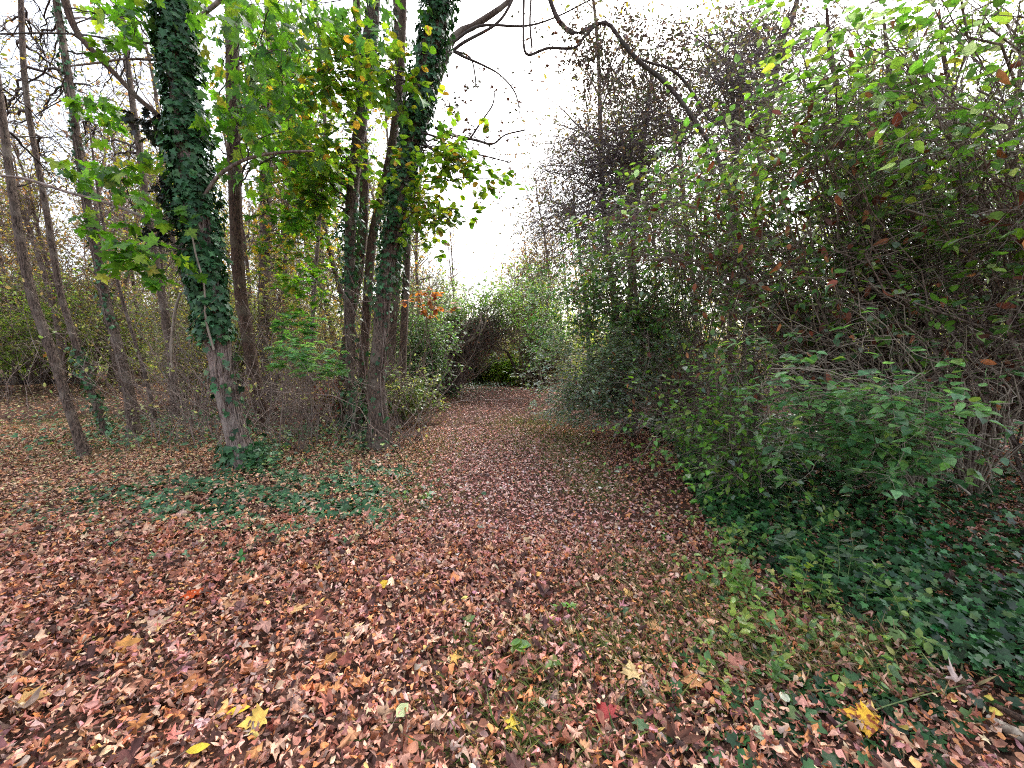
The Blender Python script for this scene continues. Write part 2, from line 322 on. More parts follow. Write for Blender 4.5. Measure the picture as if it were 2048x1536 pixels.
rng = np.random.default_rng(13); b = Bag()
PAL_GR = [(.14, .20, .06, 3), (.30, .26, .12, 3), (.40, .30, .17, 2), (.08, .13, .04, 2)]
for lst, L, tiltz in (([(1320, 1180, .28, .22, 1100), (1230, 1300, .22, .12, 1100), (1430, 1250, .25, .15, 900), (1560, 1330, .25, .1, 700), (1060, 1400, .2, .1, 500), (1000, 1300, .15, .08, 260), (1720, 1300, .2, .12, 700), (1250, 1120, .2, .25, 500), (1040, 1500, .2, .06, 300), (1350, 1430, .3, .1, 200)], (.04, .11), .5),
                     ([(1060, 860, .4, .9, 2400), (1000, 870, .5, .7, 1000), (1130, 880, .3, .7, 1800), (1150, 930, .25, .5, 1200), (1200, 980, .2, .3, 900), (870, 900, .25, 1., 1600), (120, 850, 1.1, .7, 2400), (220, 900, .8, .4, 1200), (150, 790, 2, 1.5, 1600), (830, 1000, .3, .3, 500), (860, 820, .5, 1.2, 900)], (.04, .10), .7)):
    x, y = blobs_xy(rng, lst); n = len(x); ang = rng.uniform(0, 6.3, n)
    T = np.stack([np.cos(ang), np.sin(ang), rng.uniform(.15, 1.4, n)], 1); N = np.stack([-np.sin(ang) + rng.normal(0, .4, n), np.cos(ang), rng.normal(0, .4, n)], 1)
    b.add(*leaf_arrays(rng, np.stack([x, y, gz(x, y)], 1), T, N, rng.uniform(*L, n) * 1.2, T_BLADE, pick(rng, PAL_GR, n), (.1, .9), (0, .1), (0, .1), (.9, 1.6)))
x, y = blobs_xy(rng, [(1560, 1130, .22, .18, 50), (1500, 1200, .15, .15, 40), (1620, 1260, .2, .1, 36), (1700, 1330, .25, .08, 30), (1540, 1330, .2, .1, 26), (1440, 1090, .2, .2, 22), (1420, 1180, .12, .12, 10), (1320, 1060, .12, .2, 12), (1400, 1390, .2, .06, 8), (1800, 1400, .2, .06, 14), (1060, 1380, .1, .05, 4), (640, 900, .5, .3, 26), (850, 800, .4, .8, 30)])
m = rng.uniform(0, 1, len(x)) < .55; x, y = x[m], y[m]; n = len(x); W = grow(rng, np.stack([x, y, gz(x, y)], 1), rdir(rng, n, 1.6), rng.uniform(.08, .30, n), 6, .18); v_, f_ = tubes(W, taper(np.full(n, .0016), .5, 6), 4); bw = Bag(); bw.add(v_, f_, np.repeat([[.18, .24, .09]], len(v_), 0))
P, D, _ = along(rng, W, 7, .15, 1.); n = len(P); bw.add(*leaf_arrays(rng, P, side_dirs(rng, D, (.8, 1.5), 0), rdir(rng, n) * .4 + A([0, 0, 1.]), rng.uniform(.02, .05, n), T_POINT, pick(rng, [(.18, .32, .08, 3), (.28, .38, .10, 3), (.11, .22, .08, 2), (.42, .42, .14, 1)], n, .2), (0, .5), (0, .4)))
tag(bw.obj('weeds', M_SHRUB), 'small leafy weeds growing up through the litter and ivy edge', None, None, 'stuff')
tag(b.obj('grass', M_GRASS), 'short dry and green grass along the path edges', None, None, 'stuff')

# ------------------------------------------------------------------ trees
def trunk_line(pts, Y, lean=0., M=46, base=True):
    """pts: (px, py, width px) from base to top; Y depth of the base, lean: change of depth per metre of height"""
    out = []
    for k, (px, py, w) in enumerate(pts):
        y = Y
        for _ in range(3):
            p = at(px, py, y); y = Y + lean * max(p[2], 0)
        out.append([*p, w * y / FPX / 2 / math.hypot(1, (px - 1024) / FPX)])
    if base: out[0][2] = float(gz(out[0][0], out[0][1])) - .06
    return resample(A(out), M)
def ext(Q, dz, M2=8):
    """carry a trunk on above the frame"""
    d = nrm(Q[-1, :3] - Q[-6, :3]); d = nrm(d + A([0, 0, .6])); t = np.linspace(0, dz, M2 + 1)[1:]
    E = np.stack([*(Q[-1, :3][:, None] + d[:, None] * t[None]), Q[-1, 3] * np.linspace(1, .45, M2 + 1)[1:]], 1)
    return np.concatenate([Q, E])
def trunk_mesh(rng, Q, k=16, rough=.06, flare=.7, name='trunk', mat=None, parent=None):
    C = Q[None, :, :3]; R = Q[:, 3].copy(); s = np.linalg.norm(Q[:, :3] - Q[0, :3], axis=1)
    R = R * (1 + flare * np.exp(-s / .16)); V, F = tubes(C, R[None], k)
    V = V.reshape(len(Q), k, 3); lob = 1 + rough * (rng.normal(size=(len(Q), k)) * .5 + np.cumsum(rng.normal(size=(len(Q), k)) * .25, 0) / math.sqrt(len(Q)) + rng.normal(size=(1, k)))
    th = np.arange(k) / k * 2 * math.pi; nl_ = int(rng.integers(4, 7)); lob = lob * (1 + (.9 * flare * np.exp(-s / .22))[:, None] * np.maximum(np.cos(nl_ * th + rng.uniform(0, 6)) * .7 + .3 * rng.normal(size=k), -.2)[None])
    V = C[0][:, None] + (V - C[0][:, None]) * lob[..., None]
    return build(name, V.reshape(-1, 3), F, mat or M_BARK, parent, None, True)
def ivy_coat(rng, Q, lo, hi, per_m, parent, pal=None, L=(.06, .105), off=(.01, .10), gap=None, name='ivy'):
    pal = pal or PAL_IVL
    s = np.concatenate([[0], np.cumsum(np.linalg.norm(np.diff(Q[:, :3], axis=0), axis=1))])
    n = int(per_m * (hi - lo)); z = rng.uniform(lo, hi, n); 
    if gap: z = z[rng.uniform(0, 1, n) < gap(z)]; n = len(z)
    P = np.stack([np.interp(z, s, Q[:, i]) for i in range(3)], 1); r = np.interp(z, s, Q[:, 3])
    a = rng.uniform(0, 2 * math.pi, n); o = np.stack([np.cos(a), np.sin(a), 0 * a], 1)
    kp = np.sin(a * 2 + z * 1.7 + 1) + np.sin(z * 7.1 - a * 3) + rng.normal(0, .8, n) > -1.25; z, P, r, a, o = z[kp], P[kp], r[kp], a[kp], o[kp]; n = len(z)
    lump = 1 + .5 * np.sin(a * 2 + z * 3) * np.sin(z * 5.3)
    P = P + o * (r + rng.uniform(*off, n) ** 1 * lump)[:, None]; P[:, 2] += .03
    T = o * rng.uniform(.1, .9, n)[:, None] + A([0, 0, -1]) + rng.normal(0, .45, (n, 3)); N = o + A([0, 0, .55]) + rng.normal(0, .28, (n, 3))
    B = Bag(); B.add(*leaf_arrays(rng, P, T, N, rng.uniform(*L, n), T_IVY, pick(rng, pal, n, .22), (0, .25), (0, .25), (0, .2)))
    o_ = B.obj(name, M_IVY, parent)
    return o_
def vine_stems(rng, Q, n, lo, hi, parent, mat=None, r=.008):
    s = np.concatenate([[0], np.cumsum(np.linalg.norm(np.diff(Q[:, :3], axis=0), axis=1))]); M = 40
    z = np.linspace(lo, hi, M); P = np.stack([np.interp(z, s, Q[:, i]) for i in range(3)], 1); rr = np.interp(z, s, Q[:, 3])
    a = rng.uniform(0, 6.28, (n, 1)) + np.cumsum(rng.normal(0, .12, (n, M)), 1)
    C = P[None] + np.stack([np.cos(a), np.sin(a), 0 * a], -1) * (rr * 1.03 + .006)[None, :, None]
    V, F = tubes(C, taper(rng.uniform(.5, 1.2, n) * r, .7, M), 5); return build('vine_stem', V, F, mat or M_TWIGB, parent, None, True)
def blob_pts(rng, bl):
    """bl: (px, py, Y, rx px, ry px, dY, n)"""
    out = []
    for px, py, Y, rx, ry, dY, n in bl:
        d = rdir(rng, n) * rng.uniform(0, 1, (n, 1)) ** .45
        for k in range(n): out.append(at(px + d[k, 0] * rx, py + d[k, 2] * ry, Y + d[k, 1] * dY))
    return A(out)
def foliage(rng, parent, Q0, bl, rise=.15, rad=.02, lv2=6, L2=.6, lv3=4, L3=.25, lf=5, leaf=T_OVAL, Ls=(.04, .07), pal=None, mat=M_SHRUB, twig=M_TWIGB,
            t0=.45, stem='branch', fol='foliage', down=.0, dead=None, wob=.14, lift=0, Mst=12, flat=.55, bare=1., r1=.25, hang=0., lean=(0, 0, 0), up=.12):
    """stems from Q0 (points to choose from, nearest below) to each target, twigs on the stems, leaves on the twigs"""
    T = blob_pts(rng, bl)
    Q0 = np.atleast_2d(np.asarray(Q0, float))[:, :3]
    if len(Q0) > 1:
        sc = np.linalg.norm((T[:, None] - Q0[None]) * A([1, 1, .7]) + A([0, 0, lift]), axis=2) + rng.uniform(0, .25, (len(T), len(Q0))); P0 = Q0[sc.argmin(1)]
    else: P0 = np.repeat(Q0, len(T), 0)
    C1 = bez(rng, P0, T, rise, Mst, wob); C1[:, 1:, 2] = np.maximum(C1[:, 1:, 2], .05)
    R1 = taper(rng.uniform(.6, 1.2, len(T)) * rad, r1, Mst)
    B = Bag(); B.add(*tubes(C1, R1, 6))
    P, D, r = along(rng, C1, lv2, t0, 1., R1)
    C2 = grow(rng, P, side_dirs(rng, D, (.4, 1.2), up), rng.uniform(.5, 1.2, len(P)) * L2, 6, .24, (lean[0], lean[1], lean[2] - down)); R2 = taper(np.minimum(r * .6, .008 * L2 / .6 + .002), .35, 6)
    B.add(*tubes(C2, R2, 4))
    P, D, r = along(rng, C2, lv3, .15, 1., R2)
    C3 = grow(rng, P, side_dirs(rng, D, (.4, 1.1), .05), rng.uniform(.5, 1.3, len(P)) * L3, 4, .22, (lean[0], lean[1], lean[2] - down * 1.4)); R3 = taper(np.maximum(r * .6, .0012), .5, 4)
    B.add(*tubes(C3, R3, 3)); B.obj(stem, twig, parent, True, False)
    res = dict(C1=C1, C2=C2, C3=C3)
    if lf:
        keep = rng.uniform(0, 1, len(C3)) < bare
        P, D, _ = along(rng, C3[keep], lf, .15, 1.); n = len(P)
        Td = side_dirs(rng, D, (.5, 1.3), -.12 - down); Td[:, 2] *= flat; N = rdir(rng, n) * (.42 + hang) + A([0, 0, 1. - .6 * min(hang, 1)]); Td[:, 2] -= hang * rng.uniform(.2, 1.2, n)
        B2 = Bag(); B2.add(*leaf_arrays(rng, P, Td, N, rng.uniform(*Ls, n), leaf, pick(rng, pal, n, .2), (0, .35), (.05, .4), (0, .2)))
        B2.obj(fol, mat, parent)
    if dead:
        nd, pald, Ld = dead; P, D, _ = along(rng, C2, 1, .2, 1.); P = P[rng.permutation(len(P))[:nd]]; n = len(P)
        B3 = Bag(); B3.add(*leaf_arrays(rng, P, rdir(rng, n) + A([0, 0, -.8]), rdir(rng, n), rng.uniform(*Ld, n), T_LONG, pick(rng, pald, n, .2), (.1, .9), (0, .6), (0, 1.2)))
        B3.obj('dead_leaves', M_DRY, parent)
    return res

GRN = [(.10, .24, .025, 4), (.15, .32, .03, 3), (.06, .15, .03, 2), (.26, .38, .04, 1.2), (.42, .40, .06, .3)]
SHR = [(.11, .24, .05, 3), (.16, .33, .06, 3), (.08, .17, .06, 2), (.27, .40, .08, 1.6), (.34, .44, .32, 2.4), (.38, .46, .10, .5)]  # the pale grey green entry is sky sheen put into leaf colour
SHB = [(.11, .25, .11, 3), (.15, .32, .15, 3), (.08, .18, .08, 2), (.22, .38, .20, 1.4), (.27, .38, .10, .8)]
DRK = [(.09, .16, .07, 3), (.14, .22, .11, 3), (.12, .12, .08, 2), (.22, .32, .12, 1)]
YEL = [(.42, .38, .08, 3), (.30, .34, .09, 3), (.55, .42, .12, 2), (.48, .26, .08, 1), (.20, .24, .08, 2)]
DED = [(.20, .06, .035, 4), (.32, .12, .06, 3), (.10, .04, .03, 2), (.52, .20, .08, 1.4)]
BLD = [(.20, .16, .17, 3), (.16, .16, .13, 3), (.26, .18, .15, 2), (.20, .24, .14, 1.5)]  # leaves against the sky, its glow mixed in as purple grey
M_TWIGL = bark_mat('sky_glow_twig', (.10, .075, .08), (.26, .20, .20), (.22, .19, .2), 8, .2)  # lighter lilac version of the dark twig, sky glow painted in

# --- the big ivy clad tree left of the path
rng = np.random.default_rng(21)
B0 = G(497, 935); Y5 = B0[1]
t = empty('ivy_tree', B0, 'thick leaning tree wrapped in dark green ivy, bare pale bark showing low down', 'tree')
Q = trunk_line([(494, 940, 60), (470, 860, 52), (450, 780, 52), (436, 700, 56), (418, 600, 56), (402, 480, 56), (382, 340, 58), (362, 180, 54), (348, 40, 56), (340, -60, 58)], Y5)
Q[:, 3] *= .86; Q5 = ext(Q, 2.4); trunk_mesh(rng, Q5, 20, .05, .5, mat=M_BARKL, parent=t)
sl = np.linalg.norm(Q5[-1, :3] - Q5[0, :3])
gapf = lambda z: np.where(z < .35, .8, np.where(z < 1.75, .05 + .5 * (np.abs(z - .9) > .75), 1))
ivy_coat(rng, Q5, .0, sl * .98, 1700, t, PAL_IVL[:3] + [(.10, .2, .08, .7)], (.035, .10), (.01, .12), gapf)
for (pts, r) in (([(420, 560, 6), (392, 520, 5), (378, 490, 6)], 0),): pass
def stick(name, pts, Y, parent=None, mat=M_TWIG, lean=0, k=7, M=24, dY=None):
    """pts (px,py,width px); dY gives depth per point"""
    rows = []
    for i, (px, py, w) in enumerate(pts):
        yy_ = Y if dY is None else Y + dY[i]; rows.append([*at(px, py, yy_), w * yy_ / FPX / 2])
    q = resample(A(rows), M); V, F = tubes(q[None, :, :3], q[None, :, 3], k)
    return q, build(name, V, F, mat, parent, None, True)
lim = []
for pts, mt in (([(318, 232, 9), (275, 195, 9), (240, 158, 9), (195, 112, 10), (152, 60, 11), (130, 0, 13), (118, -60, 13)], M_BARK2),
            ([(395, 500, 5), (375, 482, 6), (340, 460, 6), (290, 435, 6), (210, 405, 6), (130, 383, 5), (60, 360, 5), (0, 351, 4), (-50, 350, 4)], M_TWIGB),
            ([(408, 392, 7), (430, 360, 7), (455, 338, 7), (500, 316, 6), (560, 305, 5), (628, 302, 4)], M_TWIGB),
            ([(320, 120, 5), (250, 118, 4), (200, 125, 4), (140, 132, 3)], M_TWIGB),
            ([(330, 88, 4), (250, 83, 4), (170, 70, 3), (80, 66, 3), (0, 68, 3)], M_TWIG),
            ([(385, 40, 6), (410, 25, 7), (440, 0, 8), (470, -40, 9)], M_TWIGB)):
    q, o = stick('branch', pts, Y5 - .05, t, mt); lim.append(q)
PALV = PAL_IVL[:3] + [(.10, .2, .08, .7)]
vine_stems(rng, Q5, 9, .05, 4, t, M_TWIGB, .011)
vs = trunk_line([(428, 700, 5), (412, 640, 5), (408, 570, 4), (392, 510, 4), (384, 470, 4)], Y5 - .22, 0, 20, False); V, F = tubes(vs[None, :, :3], vs[None, :, 3], 6); build('vine_stem', V, F, M_TWIGP, t, None, True)
# its green maple leaves on the branches at both sides
foliage(rng, t, np.concatenate(lim[:3]), [(200, 330, Y5 - .2, 90, 50, .4, 4), (250, 430, Y5 - .5, 80, 40, .4, 3), (290, 520, Y5 - .9, 110, 18, .3, 6), (200, 240, Y5, 70, 50, .4, 3), (480, 240, Y5 - .3, 60, 60, .4, 3), (270, 40, Y5, 60, 50, .5, 6)],
        .08, .008, 3, .35, 3, .18, 2, T_MAPLE, (.09, .15), GRN, M_GREEN, M_TWIG, down=.06, flat=.8, hang=.4)
foliage(rng, t, Q5[24:, :3], [(300, 250, Y5, 60, 40, .3, 7), (330, 370, Y5, 45, 40, .3, 5), (300, 455, Y5 - .2, 40, 12, .2, 4)], .0, .005, 4, .22, 3, .1, 4, T_IVY, (.05, .08), [(.03, .045, .04, 3), (.05, .05, .045, 2)], M_IVY, M_TWIG, fol='hanging_ivy', stem='twig', down=.3)

# --- tree behind with the big green maple crown, and slim companions
def simple_tree(seed, name, label, base, pts, bark, bl=None, extm=3., ivy=None, group=None, vines=0, lean=0., k=12, **kw):
    rng = np.random.default_rng(seed); b0 = G(*base)
    t = empty(name, b0, label, 'tree', group)
    pts = [(a, b_, c * .88) for a, b_, c in pts]; Q = trunk_line([(base[0], base[1], pts[0][2] * 1.12)] + pts, b0[1], lean); Qe = ext(Q, extm)
    trunk_mesh(rng, Qe, k, .06, .45, mat=bark, parent=t)
    if ivy: ivy_coat(rng, Qe, *ivy[:3], t, **(ivy[3] if len(ivy) > 3 else {}))
    if vines: vine_stems(rng, Qe, vines, .05, np.linalg.norm(Qe[-1, :3] - Qe[0, :3]) * .8, t)
    if bl: foliage(rng, t, Qe[12:, :3], bl, **kw)
    return t, Qe
MK = dict(hang=.7, rise=.1, rad=.012, lv2=4, L2=.9, lv3=4, L3=.4, lf=2, leaf=T_MAPLE, Ls=(.10, .16), pal=GRN, mat=M_GREEN, twig=M_TWIG, down=.08, flat=.8)
simple_tree(22, 'maple_tree', 'straight brown trunk right behind the ivy covered tree, with green maple leaves above', (533, 862), [(512, 770, 30), (494, 670, 30), (478, 560, 30), (470, 400, 30), (466, 250, 30), (464, 80, 30), (462, -60, 28)], M_BARK2,
            [(530, 20, 5.2, 170, 90, 1.2, 8), (620, 80, 5.4, 190, 110, 1.3, 9), (580, 240, 5.6, 170, 90, 1.2, 4), (710, 40, 5.4, 120, 110, 1, 6), (470, 180, 6.2, 120, 120, .7, 5), (650, 300, 5.4, 120, 60, .7, 3)], 3., **MK)
simple_tree(23, 'maple_tree', 'tall grey straight trunk in the gap between ivy tree and vine clad cluster', (545, 800), [(535, 745, 27), (528, 650, 27), (530, 500, 27), (532, 350, 26), (536, 180, 24), (540, 0, 22)], M_BARK,
            [(600, 330, 8.5, 120, 90, 1.2, 20), (620, 470, 8.5, 130, 70, 1.2, 16), (560, 180, 8.5, 120, 100, 1, 16)], 4., rise=.1, rad=.02, lv2=5, L2=.8, lv3=4, L3=.35, lf=4, leaf=T_STAR, Ls=(.09, .14), pal=GRN + [(.5, .36, .06, 4), (.55, .25, .06, 1)], mat=M_GREEN, twig=M_TWIG)
simple_tree(24, 'young_maple', 'slim dark stem with green leaves standing just left of the vine clad cluster', (615, 852), [(614, 790, 9), (622, 700, 9), (630, 560, 9), (640, 420, 9), (650, 250, 8), (640, 100, 7), (628, -40, 6)], M_TWIGB,
            [(600, 400, 6., 70, 70, .5, 9), (650, 330, 6., 60, 60, .5, 8), (600, 560, 6., 60, 40, .5, 6)], 1.5, k=8, rise=.1, rad=.01, lv2=4, L2=.4, lv3=3, L3=.2, lf=3, leaf=T_MAPLE, Ls=(.09, .13), pal=GRN, mat=M_GREEN, twig=M_TWIG, down=.05)

# --- leaning trunks on the left
lean_kw = dict(rise=.05, rad=.02, lv2=6, L2=.7, lv3=4, L3=.35, lf=1, leaf=T_OVAL, Ls=(.05, .08), pal=YEL, mat=M_AUT, twig=M_TWIG, bare=.35, wob=.1)
simple_tree(31, 'leaning_tree', 'leaning grey trunk nearest the left edge, its base in orange leaves', (172, 915), [(140, 822, 24), (108, 718, 24), (66, 600, 24), (42, 490, 22), (20, 350, 20), (2, 215, 19), (-22, 60, 18), (-45, -80, 16)], M_BARK,
            [(-40, 120, 6, 120, 120, .8, 9), (60, 330, 6.2, 80, 90, .6, 5)], 2, **lean_kw)
simple_tree(32, 'leaning_tree', 'second leaning trunk from the left, ivy at its foot and middle', (215, 872), [(200, 828, 21), (168, 745, 20), (145, 665, 18), (122, 590, 18), (103, 480, 18), (84, 370, 16), (62, 255, 15), (48, 140, 15), (42, 0, 14), (38, -80, 13)], M_BARK,
            [(100, 120, 8, 130, 120, .8, 10), (20, 300, 8, 90, 90, .8, 6)], 3, (.05, 1.6, 170, dict(L=(.05, .08), off=(.0, .07))), **lean_kw)
simple_tree(33, 'leaning_tree', 'third leaning trunk from the left, rough knobbly grey bark', (270, 876), [(262, 805, 27), (240, 705, 25), (216, 620, 24), (198, 530, 23), (180, 440, 22), (160, 320, 20), (143, 190, 18), (122, 60, 17), (104, -60, 16)], M_BARK,
            [(180, 90, 7.4, 120, 120, .8, 9), (90, 200, 7.4, 100, 100, .8, 7)], 3, (1.9, 7, 90, dict(L=(.04, .075), off=(.0, .05))), vines=3, **lean_kw)
simple_tree(34, 'leaning_tree', 'grey trunk set back behind the dangling dead stick', (352, 838), [(345, 740, 22), (332, 640, 20), (318, 560, 19), (300, 460, 18), (283, 330, 16), (262, 180, 15), (240, 0, 14), (232, -60, 13)], M_BARK,
            [(300, 150, 9, 130, 110, 1, 9), (250, 330, 9, 90, 90, 1, 7)], 3, **lean_kw)
simple_tree(35, 'leaning_tree', 'thin grey sapling trunk leaning between the third leaning trunk and the set back grey one', (312, 845), [(296, 770, 11), (272, 690, 10), (245, 600, 10), (225, 520, 9), (205, 440, 8), (190, 340, 7)], M_BARK,
            [(200, 260, 9, 90, 90, .8, 7)], 1, k=8, **lean_kw)

# --- vine clad cluster beside the path
cl_kw = dict(rise=.12, rad=.018, lv2=5, L2=.55, lv3=3, L3=.25, lf=4, leaf=T_ROUND, Ls=(.07, .11), mat=M_GREEN, twig=M_TWIG, down=.04)
CLG = [(.13, .26, .03, 3), (.22, .34, .04, 3), (.40, .40, .05, 1.4), (.45, .25, .05, .6), (.08, .17, .03, 1.5)]
VN = dict(L=(.045, .08), off=(.0, .12), gap=lambda z: np.clip(.35 + .65 * np.sin(z * 2.2 + 1), .1, 1)); VD = dict(L=(.05, .085), off=(.0, .16), pal=PAL_IVY[:3])
simple_tree(41, 'vine_clad_tree', 'thickest trunk of the cluster beside the path, dark ivy over its leaning upper half', (757, 897), [(757, 830, 44), (752, 770, 38), (760, 690, 35), (766, 600, 35), (778, 520, 35), (796, 420, 36), (815, 320, 38), (838, 210, 40), (860, 110, 42), (880, 0, 42), (892, -70, 42)], M_BARK,
            [(870, 400, 5.2, 90, 50, .5, 6), (930, 350, 5.2, 60, 30, .4, 5), (900, 320, 5.3, 60, 30, .4, 2), (860, 450, 5.4, 60, 25, .4, 3), (770, 160, 5.2, 50, 80, .4, 4)], 2.5, (0.1, 9, 1300, dict(L=(.035, .09), off=(.0, .11), pal=PAL_IVL[:3], gap=lambda z: np.clip((z - 1.8) / 2.0, .04, 1))), vines=6, k=18, pal=CLG, **cl_kw)
simple_tree(42, 'vine_clad_tree', 'slender ivy speckled trunk at the left side of the cluster beside the path', (716, 878), [(706, 800, 23), (700, 700, 22), (698, 600, 23), (700, 500, 25), (704, 400, 27), (716, 290, 30), (732, 160, 31), (744, 50, 30), (752, -60, 28)], M_BARK,
            [(650, 330, 5.6, 60, 60, .5, 7), (680, 160, 5.6, 60, 80, .5, 9)], 2.5, (.1, 8, 420, VN), vines=5, pal=CLG, **cl_kw)
simple_tree(43, 'vine_clad_tree', 'slim bare brown trunk in the middle of the cluster beside the path', (735, 872), [(728, 780, 20), (730, 690, 20), (736, 600, 20), (745, 480, 19), (762, 400, 18), (785, 290, 17), (800, 160, 16), (806, 40, 15), (808, -70, 14)], M_BARK2, None, 2.5, (.1, 3, 60, VN), vines=2)
simple_tree(44, 'vine_clad_tree', 'brown trunk at the back of the cluster, half hidden by the slender ivy speckled one', (692, 858), [(686, 780, 25), (690, 700, 24), (706, 600, 24), (722, 500, 23), (728, 380, 22), (724, 250, 20), (716, 100, 18), (712, -40, 16)], M_BARK2, None, 2.5, (.1, 7, 110, VN), vines=4)
simple_tree(45, 'vine_clad_tree', 'grey trunk rising behind the right flank of the thickest trunk beside the path', (782, 850), [(780, 760, 20), (782, 680, 20), (790, 560, 19), (800, 430, 18), (812, 300, 18), (800, 160, 18), (796, 40, 17), (792, -40, 16)], M_BARK, None, 3, (2.5, 8, 170, VD), vines=3)
# branches of the cluster reaching over the path
rng = np.random.default_rng(46)
t = empty('overhanging_tree', G(800, 846), 'pale limbed tree behind the cluster whose thin twigs reach across the white sky', 'tree')
Qo = trunk_line([(800, 846, 20), (806, 700, 16), (812, 560, 15), (818, 420, 15), (835, 300, 15), (870, 180, 15), (905, 78, 15), (950, 50, 12), (1020, 0, 9), (1060, -60, 8)], G(800, 846)[1]); trunk_mesh(rng, Qo, 10, .04, .3, mat=M_BARK, parent=t)
tw = []
for pts in ([(905, 85, 6), (960, 52, 5), (1050, 52, 4), (1110, 35, 3), (1180, 0, 3)], [(890, 90, 6), (920, 110, 5), (965, 130, 4), (1000, 150, 3), (1030, 185, 3), (1040, 230, 2)], [(905, 100, 4), (940, 115, 3), (950, 150, 3), (952, 180, 2)],
            [(870, 255, 6), (905, 270, 6), (950, 280, 5), (985, 288, 4), (1010, 270, 3), (1050, 260, 3)], [(940, 278, 4), (965, 240, 3), (985, 210, 3), (990, 180, 2)], [(900, 300, 4), (960, 310, 3), (1020, 325, 2)],
            [(880, 130, 6), (920, 90, 6), (990, 50, 5), (1020, 10, 5), (1035, -30, 4)]):
    q, _ = stick('branch', pts, Qo[0, 1] - .3, t, M_TWIG); tw.append(q)
foliage(rng, t, np.concatenate(tw), [(960, 180, 5.9, 110, 120, .5, 12), (940, 260, 5.9, 90, 60, .5, 8), (1100, 60, 5.9, 80, 60, .5, 7), (900, 210, 6, 40, 80, .4, 12), (920, 330, 6, 50, 50, .4, 8), (1000, 380, 6, 60, 30, .4, 5)], .05, .004, 5, .4, 4, .2, 1, T_MAPLE, (.04, .07), [(.12, .05, .04, 2), (.07, .08, .05, 3), (.2, .1, .06, 1)], M_DRY, M_TWIG, stem='twig', bare=.35, down=.12)

# --- dark vine looping down from the top of the frame
rng = np.random.default_rng(47)
t = empty('hanging_vine', G(1500, 880), 'thick dark vine dipping and rising against the white sky at the top', 'vine')
q1, _ = stick('vine_stem', [(1085, -60, 7), (1100, 0, 8), (1122, 48, 9), (1155, 67, 8), (1185, 52, 7), (1215, 46, 7), (1245, 85, 8), (1280, 125, 8), (1330, 165, 8), (1385, 236, 8), (1440, 330, 8), (1480, 470, 13), (1500, 650, 14), (1505, 880, 15)], 6.3, t, M_TWIG, M=70, dY=[0] * 9 + [.0, 0, 0, 0, 0])
q2, _ = stick('vine_stem', [(1050, -60, 5), (1047, 30, 5), (1048, 95, 5), (1058, 110, 5), (1080, 102, 5), (1100, 96, 5), (1148, 96, 5), (1168, 74, 5), (1190, 52, 5)], 6.2, t, M_TWIG, M=50)
q3, _ = stick('vine_stem', [(1215, 46, 3), (1270, 112, 4), (1340, 138, 5), (1370, 165, 5), (1420, 240, 5)], 6.4, t, M_TWIG, M=30)
q4, _ = stick('vine_stem', [(1065, -40, 4), (1060, 40, 4), (1064, 95, 4)], 6.2, t, M_TWIG, M=12)
foliage(rng, t, np.concatenate([q1[10:45], q3]), [(1200, 80, 6.3, 90, 60, .5, 14), (1300, 110, 6.5, 100, 90, .6, 22), (1180, 160, 6.4, 60, 60, .5, 7)], .0, .005, 5, .4, 4, .2, 3, T_OVAL, (.04, .065), BLD, M_DRY, M_TWIG, stem='twig', down=.12)

# ------------------------------------------------------------------ twiggy dark leaved trees right of the gap
dk = dict(rise=.1, rad=.022, lv2=9, L2=1.3, lv3=6, L3=.6, lf=2, lift=1., hang=.3, bare=.7, leaf=T_OVAL, Ls=(.045, .075), mat=M_AUT, twig=M_TWIGL, down=.03, t0=.35)
simple_tree(51, 'twiggy_tree', 'dark fine twigged tree with small leaves greyed by painted sky glow, bordering the white sky', (1250, 800), [(1255, 700, 14), (1262, 560, 13), (1270, 430, 12), (1285, 300, 11), (1300, 180, 10)], M_TWIGB,
            [(1110, 330, 8.5, 110, 60, 1, 9), (1170, 420, 8, 130, 80, 1, 11), (1220, 300, 8, 160, 110, 1.2, 13), (1080, 480, 9, 60, 50, 1, 6), (1290, 180, 7.5, 160, 100, 1.2, 9), (1230, 500, 8, 130, 60, 1, 10)], .5, k=8, pal=BLD + [(.1, .16, .06, 1.5)], **dk)
simple_tree(52, 'twiggy_tree', 'grey trunk forking high up among fine dark twigs at the top right', (1480, 820), [(1490, 700, 14), (1500, 520, 14), (1520, 330, 14), (1540, 220, 14), (1556, 120, 14), (1568, 70, 13), (1590, 20, 12), (1602, -60, 10)], M_BARK,
            [(1400, 150, 7.2, 170, 130, 1.2, 11), (1330, 60, 7.2, 140, 70, 1, 7), (1520, 60, 7, 140, 90, 1, 9), (1640, 100, 7, 150, 90, 1, 9), (1450, 260, 7, 150, 80, 1, 9)], 1.5, k=10, pal=BLD + [(.08, .14, .06, 1)], **dk)

simple_tree(53, 'twiggy_tree', 'bare looking fine twigged tree filling the sky just above the green diagonal shrub', (1400, 800), [(1395, 700, 13), (1385, 560, 12), (1370, 430, 11), (1360, 300, 10)], M_TWIGB,
            [(1300, 330, 9, 150, 110, 1.2, 11), (1420, 200, 9, 170, 130, 1.2, 10), (1180, 420, 9.5, 140, 90, 1.2, 14), (1080, 520, 10, 80, 60, 1, 10), (1110, 330, 9, 90, 80, 1, 12), (1240, 170, 8.5, 120, 110, 1, 9), (1560, 120, 8, 150, 110, 1, 8)], .5, k=8, pal=BLD, **dk)

